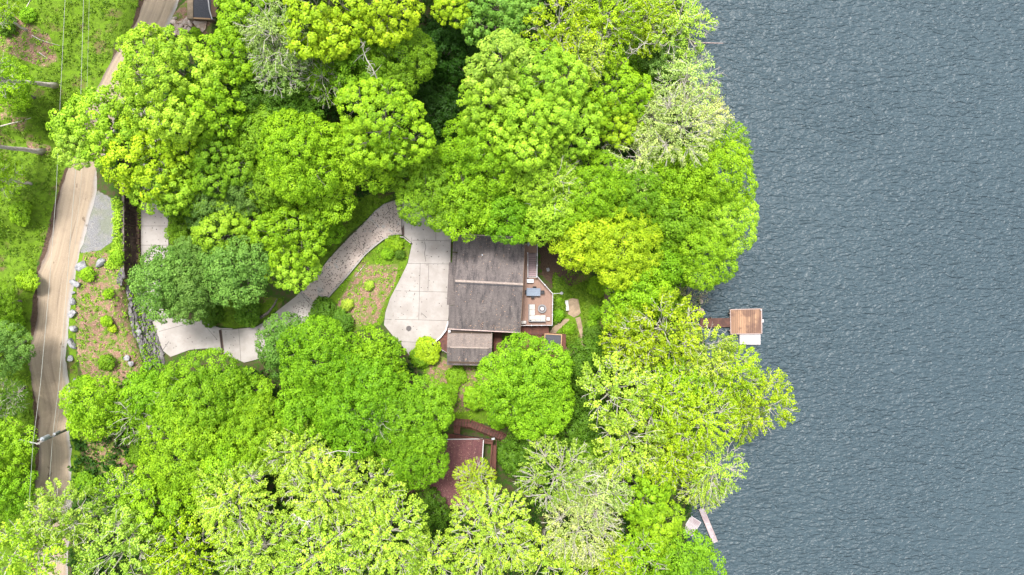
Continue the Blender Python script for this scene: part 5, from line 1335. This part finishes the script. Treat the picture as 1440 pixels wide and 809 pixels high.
mb = MB()
for poly in ([(638, 591), (647, 591.5), (647, 611), (638, 610)], [(630, 610), (694, 618), (693.5, 625), (630, 619)], [(690.5, 625), (698.5, 627), (696, 672), (688, 672)]): mb.slab(dl(poly, -1.95), 2.35, .12)
mb.build('deck_boards', 'redwood', cd)
railing([(638, 609.5), (693.5, 618)], -1.95, 'redwood', 'railing', cd, (dx_, dy_), 4.3); railing([(698.3, 618), (697, 668)], -1.95, 'redwood', 'railing', cd, (dx_, dy_), 4.3); railing([(692.5, 620), (690.5, 650)], -1.95, 'redwood', 'railing', cd, (dx_, dy_), 4.3)
mb = MB()
for q in ((640, 593), (646, 593), (645, 612), (692, 620), (697, 628), (696, 660)): x, y = W(*q, -1.95); mb.box((x - dx_, y - dy_, 1), (.14, .14, 2.4))
mb.build_each('post', 'redwood', cd)
mb = MB(); x, y = W(693.5, 617.5, -.7); mb.box((x - dx_, y - dy_, 3.45), (.5, .3, .12), .2); mb.build('lamp', 'metal', cd)
roof_specks('roof_leaves', 420, cab, -4.8, 6.0, -5.2, 5.3, zc_, 'pale catkins and dry leaves scattered over the maroon cabin roof', .13, 33)
# flight of steps down past the cabin
stp = empty('stairway', PT(661, 596), 'long reddish timber stairway descending beside the maroon cabin', 'stairway'); sx0, sy0, sz0 = stp.location
path = [(641, 594.5), (661, 596), (704, 613.5), (742, 628)]; zz = [-1.85, -2.0, -3.1, -4.1]
tre = MB(); strg = MB(); P3 = [P(a, b, z) for (a, b), z in zip(path, zz)]
for (a, b) in zip(P3[:-1], P3[1:]):
    L = math.hypot(b[0] - a[0], b[1] - a[1]); rz = math.atan2(b[1] - a[1], b[0] - a[0]); n = max(2, int(L / .42))
    for i in range(n):
        t = (i + .5) / n; tre.box((a[0] + (b[0] - a[0]) * t - sx0, a[1] + (b[1] - a[1]) * t - sy0, a[2] + (b[2] - a[2]) * t - sz0 + (.0 if i % 2 else .002)), (L / n * .8, 1.0, .07), rz)
    for s_ in (-1, 1):
        ox_, oy_ = -math.sin(rz) * s_ * .54, math.cos(rz) * s_ * .54
        strg.tube([(a[0] + ox_ - sx0, a[1] + oy_ - sy0, a[2] - .1 - sz0), (b[0] + ox_ - sx0, b[1] + oy_ - sy0, b[2] - .1 - sz0)], .09, 4)
        strg.tube([(a[0] + ox_ * 1.05 - sx0, a[1] + oy_ * 1.05 - sy0, a[2] + .8 - sz0), (b[0] + ox_ * 1.05 - sx0, b[1] + oy_ * 1.05 - sy0, b[2] + .8 - sz0)], .035, 4)
        for i in range(0, n + 1, 4):
            t = i / n; q = (a[0] + (b[0] - a[0]) * t + ox_ - sx0, a[1] + (b[1] - a[1]) * t + oy_ - sy0); zt = a[2] + (b[2] - a[2]) * t - sz0; strg.tube([(q[0], q[1], zt - 1.3), (q[0], q[1], zt + .8)], .05, 4)
tre.build('treads', 'redwood_y', stp); strg.build('handrail', 'redwood', stp)

# ------------------------------------------------------------------ docks
dk = empty('dock', (*W(1048.5, 452, -7.5), -8.0), 'square wooden swimming dock with brown walkway to the shore', 'dock'); kx, ky = dk.location[:2]
kl = lambda px, py, z=-7.35: (W(px, py, z)[0] - kx, W(px, py, z)[1] - ky)
mb = MB(); mb.slab([kl(1027, 436), kl(1070, 434.8), kl(1070.5, 468.6), kl(1028, 469.2)], .65, .08); mb.build('deck_boards', 'dock', dk)
mb = MB(); mb.slab([kl(985, 448), kl(1026.8, 447.3), kl(1027, 460), kl(985, 460.8)], .6, .08); mb.build('walkway', 'dock_path', dk)
mb = MB()
for a, b, w in (((1026.6, 435.6), (1070.4, 434.4), .1), ((1070.8, 434.3), (1071.2, 469), .14), ((1071, 469.2), (1027.6, 469.9), .1), ((1027, 435.5), (1027.6, 469.5), .1)):
    A, B = kl(*a), kl(*b); mb.box(((A[0] + B[0]) / 2, (A[1] + B[1]) / 2, .52), (math.hypot(B[0] - A[0], B[1] - A[1]) + .1, w, .36), math.atan2(B[1] - A[1], B[0] - A[0]))
mb.build('frame', 'gutter', dk)
mb = MB(); A, B = kl(1028, 437), kl(1069, 468)
for i in range(3):
    for q in (A[0] + .3, (A[0] + B[0]) / 2, B[0] - .3): mb.disc((q, A[1] + (B[1] - A[1]) * i / 2, -.1), .22, .6, 12)
mb.build('floats', 'dark', dk)
for px, py in ((1069.5, 436), (1025.5, 441), (1025.5, 465), (1000, 447), (1000, 461.5)): A = kl(px, py); mb = MB(); mb.disc((A[0], A[1], -4), .1, 4.9, 10); mb.build('post', 'bark' if px < 1060 else 'white', dk)
A = kl(1072.6, 451.5); mb = MB(); mb.box((A[0], A[1], .55), (.34, .5, .12)); mb.box((A[0] + .05, A[1], .66), (.12, .12, .12)); mb.build('bracket', 'white', dk)
fl = empty('floating_platform', (*W(1055, 477.5, -7.6), -8.0), 'white floating platform tied to the lower side of the wooden dock', 'floating platform'); fx0, fy0 = fl.location[:2]
mb = MB(); mb.box((0, 0, .22), (3.55, 1.85, .42), -R(.5), .1); mb.build('body', 'float', fl)
mb = MB()
for q in (-.45, .1, .6): mb.box((0, q, .445), (3.2, .05, .03))
mb.build('grip_strips', 'greyframe', fl)
mb = MB()
for q in (-1.6, 1.6): mb.box((q, .97, .3), (.14, .2, .12))
mb.build('cleats', 'metal', fl)
# two small docks
A, B = P(986, 715, -7.5), P(1006, 763, -7.5); L = math.hypot(B[0] - A[0], B[1] - A[1]); rz = math.atan2(B[1] - A[1], B[0] - A[0]) + math.pi / 2
nd = empty('narrow_dock', ((A[0] + B[0]) / 2, (A[1] + B[1]) / 2, -8), 'narrow faded pink gangway dock pointing out from under the trees', 'dock', rz=rz)
mb = MB(); mb.box((0, 0, .5), (.75, L, .08)); mb.build('deck_boards', 'pinkdock', nd)
mb = MB()
for s_ in (-1, 1): mb.box((s_ * .41, 0, .47), (.07, L, .2))
mb.build('side_beams', 'gutter', nd); mb = MB()
for s_ in (-1, 1):
    for q in (-.45, 0, .45): mb.disc((s_ * .3, q * L, -3), .07, 3.4, 8)
mb.build_each('post', 'bark', nd)
A = P(972.5, 740, -7.5); rz = -R(33)
sd = empty('square_dock', (A[0], A[1], -8), 'small square pinkish white dock half hidden under the shore trees', 'dock', rz=rz)
mb = MB(); mb.box((0, 0, .5), (1.9, 2.7, .08)); mb.build('deck_boards', 'pinkdock', sd)
mb = MB()
for s_ in (-1, 1): mb.box((s_ * .98, 0, .46), (.07, 2.8, .22)); mb.box((0, s_ * 1.38, .46), (1.88, .07, .22))
mb.build('frame', 'white', sd); mb = MB()
for s_ in (-1, 1):
    for q in (-1, 1): mb.disc((s_ * .8, q * 1.1, -3), .08, 3.4, 8)
mb.build_each('post', 'bark', sd)
lg = MB(); lg.tube([P(974, 60, -7.98), P(995, 60.5, -7.97), P(1017, 61, -8.0)], [.1, .08, .05], 6); tag(lg.build('sunken_log', 'gutter'), 'thin pinkish log floating on the lake at the top inlet', 'log')
lg = MB(); lg.tube([P(973, 58, -7.9), P(982, 68, -7.8), P(987, 78, -7.9), P(988, 88, -8.05)], [.09, .07, .05, .04], 6); tag(lg.build('drooping_branch', 'twig'), 'dark curved branch hanging into the water beside the floating log', 'branch')

# ------------------------------------------------------------------ top left shed, terrace and rubble
sc = P(282, -2, 7.6); sg = T(sc[0], sc[1]); shd = empty('shed', (sc[0], sc[1], sg), 'shed with dark roof and tan block side on the top edge right of the road', 'shed', rz=R(-3))
mb = MB(); mb.slab([(-1.6, -2.35), (1.0, -2.35), (.9, 3.2), (-1.6, 3.2)], lambda x, y: 2.5, .12); mb.build('roof', 'slate', shd)
mb = MB(); mb.tube([(1.3, -2.5, 2.6), (.85, -1.1, 2.68), (.55, .6, 2.7), (.5, 3.1, 2.7)], .09, 6); mb.build('roof_batten', 'white', shd)
mb = MB(); mb.slab([(1.02, -2.1), (1.9, -1.8), (2.1, 3.2), (.92, 3.2)], lambda x, y: 2.3 - .15 * (x - 1), .1); o = mb.build('roof', 'glass', shd); o['label'] = 'dark bluish narrow strip of the shed roof'
mb = MB(); mb.box((-2.05, .2, 1.3), (.85, 5.6, 2.9), R(3)); mb.build('block_wall', 'flag', shd)
mb = MB(); mb.box((.15, -2.5, 1.25), (3.2, .25, 2.3)); mb.box((.2, .5, 1.15), (3.3, 5.2, 2.3)); mb.build('wall', 'siding', shd)
mb = MB(); mb.box((-.3, -2.45, 2.46), (2.7, .2, .1)); mb.build('trim', 'tan', shd); shd.scale = (1, 1, .4)
tc = PT(281, 32); ter = empty('terrace', tc, 'cracked pinkish stone terrace in front of the dark-roofed shed', 'terrace')
pieces = [[(266, 22), (279, 23), (277, 28), (271, 31), (266, 27)], [(279.5, 23), (293, 24.5), (292, 33), (282, 31), (277.5, 28.5)], [(271.5, 31.5), (277, 28.8), (282, 31.5), (291.5, 33.5), (290, 42), (286, 46.5), (280, 43)]]
for i, pc_ in enumerate(pieces):
    mb = MB(); mb.slab([(x - tc[0], y - tc[1]) for x, y, _ in [PT(a, b) for a, b in pc_]], .3 - i * .02, .5); mb.build('slab', 'rubble' if i else 'flag', ter)
rr = random.Random(8); rb = MB()
for i in range(70):
    px, py = 258 + rr.gauss(0, 6.5), 37 + rr.gauss(0, 6); p = PT(px, py); s_ = rr.uniform(.2, .75); rb.rock((p[0], p[1], p[2] + .15), (s_, s_ * rr.uniform(.6, 1), s_ * .6), i + 300)
tag(rb.build('rubble_pile', 'rubble'), 'pile of pale broken stones between the road and the cracked terrace', 'rubble')

# ------------------------------------------------------------------ utility pole and wires
pb = P(104, 599.5, 4.8); pb = (pb[0], pb[1], T(pb[0], pb[1])); up = empty('utility_pole', pb, 'leaning wooden utility pole with grey transformers beside the dirt road', 'utility pole')
tp = P(52, 624.5, 13.2); tv = (tp[0] - pb[0], tp[1] - pb[1], tp[2] - pb[2])
def onp(t, dx=0, dy=0, dz=0): return (tv[0] * t + dx, tv[1] * t + dy, tv[2] * t + dz)
mb = MB(); mb.tube([onp(-.03), onp(.5), onp(1)], [.19, .16, .13], 12); mb.build('pole', 'pole', up, smooth=True)
mb = MB(); mb.tube([onp(.74, .15, .38), onp(.9, .15, .38)], .3, 16); mb.tube([onp(.9, .15, .38), onp(.93, .15, .38)], [.3, .12], 16); tf = mb.build('transformer', 'metal', up)
mb = MB(); mb.tube([onp(.92, .3, .4), onp(.97, .35, .42)], .05, 8); mb.tube([onp(.92, 0, .45), onp(.97, -.05, .5)], .05, 8); mb.build('bushing', 'white', tf)
mb = MB(); mb.tube([onp(.42, .05, .26), onp(.56, .05, .26)], .17, 12); o = mb.build('transformer', 'metal', up); o['label'] = 'smaller grey canister halfway down the pole'
mb = MB(); a_ = onp(.985); mb.tube([(a_[0] + .3, a_[1] - .05, a_[2]), (a_[0] - .7, a_[1] + .15, a_[2]), (a_[0] - 2.4, a_[1] + .55, a_[2])], .07, 6); ar_ = mb.build('crossarm', 'wire', up); mb = MB()
for q in (-.7, -2.3): mb.disc((a_[0] + q, a_[1] + .15 + (-.7 - q) * .25, a_[2] + .06), .07, .22, 10, .04)
mb.build('insulator', 'white', ar_)
mb = MB(); a2 = onp(.6); mb.tube([(a2[0], a2[1], a2[2]), (a2[0] + .35, a2[1] + .1, a2[2])], .05, 6); mb.build('bracket', 'metal', up)
def line(pts, r, label):
    P3 = [P(*p) for p in pts]; out = []
    for i in range(len(P3) - 1):
        for k_ in range(6): out.append(tuple(P3[i][q] + (P3[i + 1][q] - P3[i][q]) * k_ / 6 for q in range(3)))
    out.append(P3[-1]); o_ = out[0]
    mb = MB(); mb.tube([tuple(v[q] - o_[q] for q in range(3)) for v in out], r, 5); tag(mb.build('power_line', 'wire', loc=o_), label, 'power line', 'overhead wires along the road')
line([(97, -140, 15), (91.5, 0, 14), (85, 135, 13.2), (79, 270, 12.9), (69, 405, 12.8), (57, 540, 13), (46.5, 622, 13.3), (42, 693, 13), (37, 809, 13), (33, 950, 13.4)], .024, 'leftmost overhead wire carried on the crossarm end of the pole')
line([(120, -140, 12), (117.5, 0, 11.4), (113.5, 140, 10.6), (104, 270, 9.9), (94, 400, 9.6), (83, 540, 9.8), (74, 614, 10.2), (68.5, 693, 9.9), (62, 809, 10), (56, 950, 10.4)], .026, 'second overhead wire running over the middle of the dirt road')
line([(128, -140, 11), (125.5, 0, 10.6), (122, 140, 9.8), (113, 270, 9.2), (100, 400, 8.9), (88, 540, 9.2), (78, 612, 9.6)], .013, 'thin faint wire right of the others at the top left')

# ------------------------------------------------------------------ camera, light, world
cam = bpy.data.cameras.new('camera'); co = bpy.data.objects.new('camera', cam); C.objects.link(co)
co.location = (0, 0, CAMZ); co.rotation_euler = (0, 0, 0); cam.sensor_width = 36; cam.lens = F / 1440 * 36; cam.clip_end = 5000
bpy.context.scene.camera = co
EL, AZ = R(69), R(-14)      # sun from the upper left of the picture
sun = bpy.data.lights.new('sun', 'SUN'); sun.energy = 2.0; sun.angle = R(12); sun.color = (1, .965, .92)
so = bpy.data.objects.new('sun', sun); C.objects.link(so)
dirv = (math.sin(AZ) * math.cos(EL), math.cos(AZ) * math.cos(EL), math.sin(EL))
import mathutils
so.rotation_euler = mathutils.Vector(dirv).to_track_quat('Z', 'Y').to_euler()
w = bpy.data.worlds.new('World'); bpy.context.scene.world = w; w.use_nodes = True; nt = w.node_tree
sky = nt.nodes.new('ShaderNodeTexSky'); sky.sky_type = 'NISHITA'; sky.sun_disc = False; sky.sun_elevation = EL; sky.sun_rotation = AZ; sky.dust_density = 3; sky.air_density = 1
hs = nt.nodes.new('ShaderNodeHueSaturation'); hs.inputs['Saturation'].default_value = .4
nt.links.new(sky.outputs[0], hs.inputs['Color']); bg = nt.nodes['Background']; nt.links.new(hs.outputs[0], bg.inputs[0]); bg.inputs[1].default_value = .14
sc_ = bpy.context.scene
sc_.view_settings.view_transform = 'Standard'; sc_.view_settings.look = 'None'; sc_.view_settings.gamma = 1; sc_.view_settings.exposure = 1.65
sc_.render.engine = 'CYCLES'; sc_.cycles.max_bounces = 6; sc_.cycles.transparent_max_bounces = 4
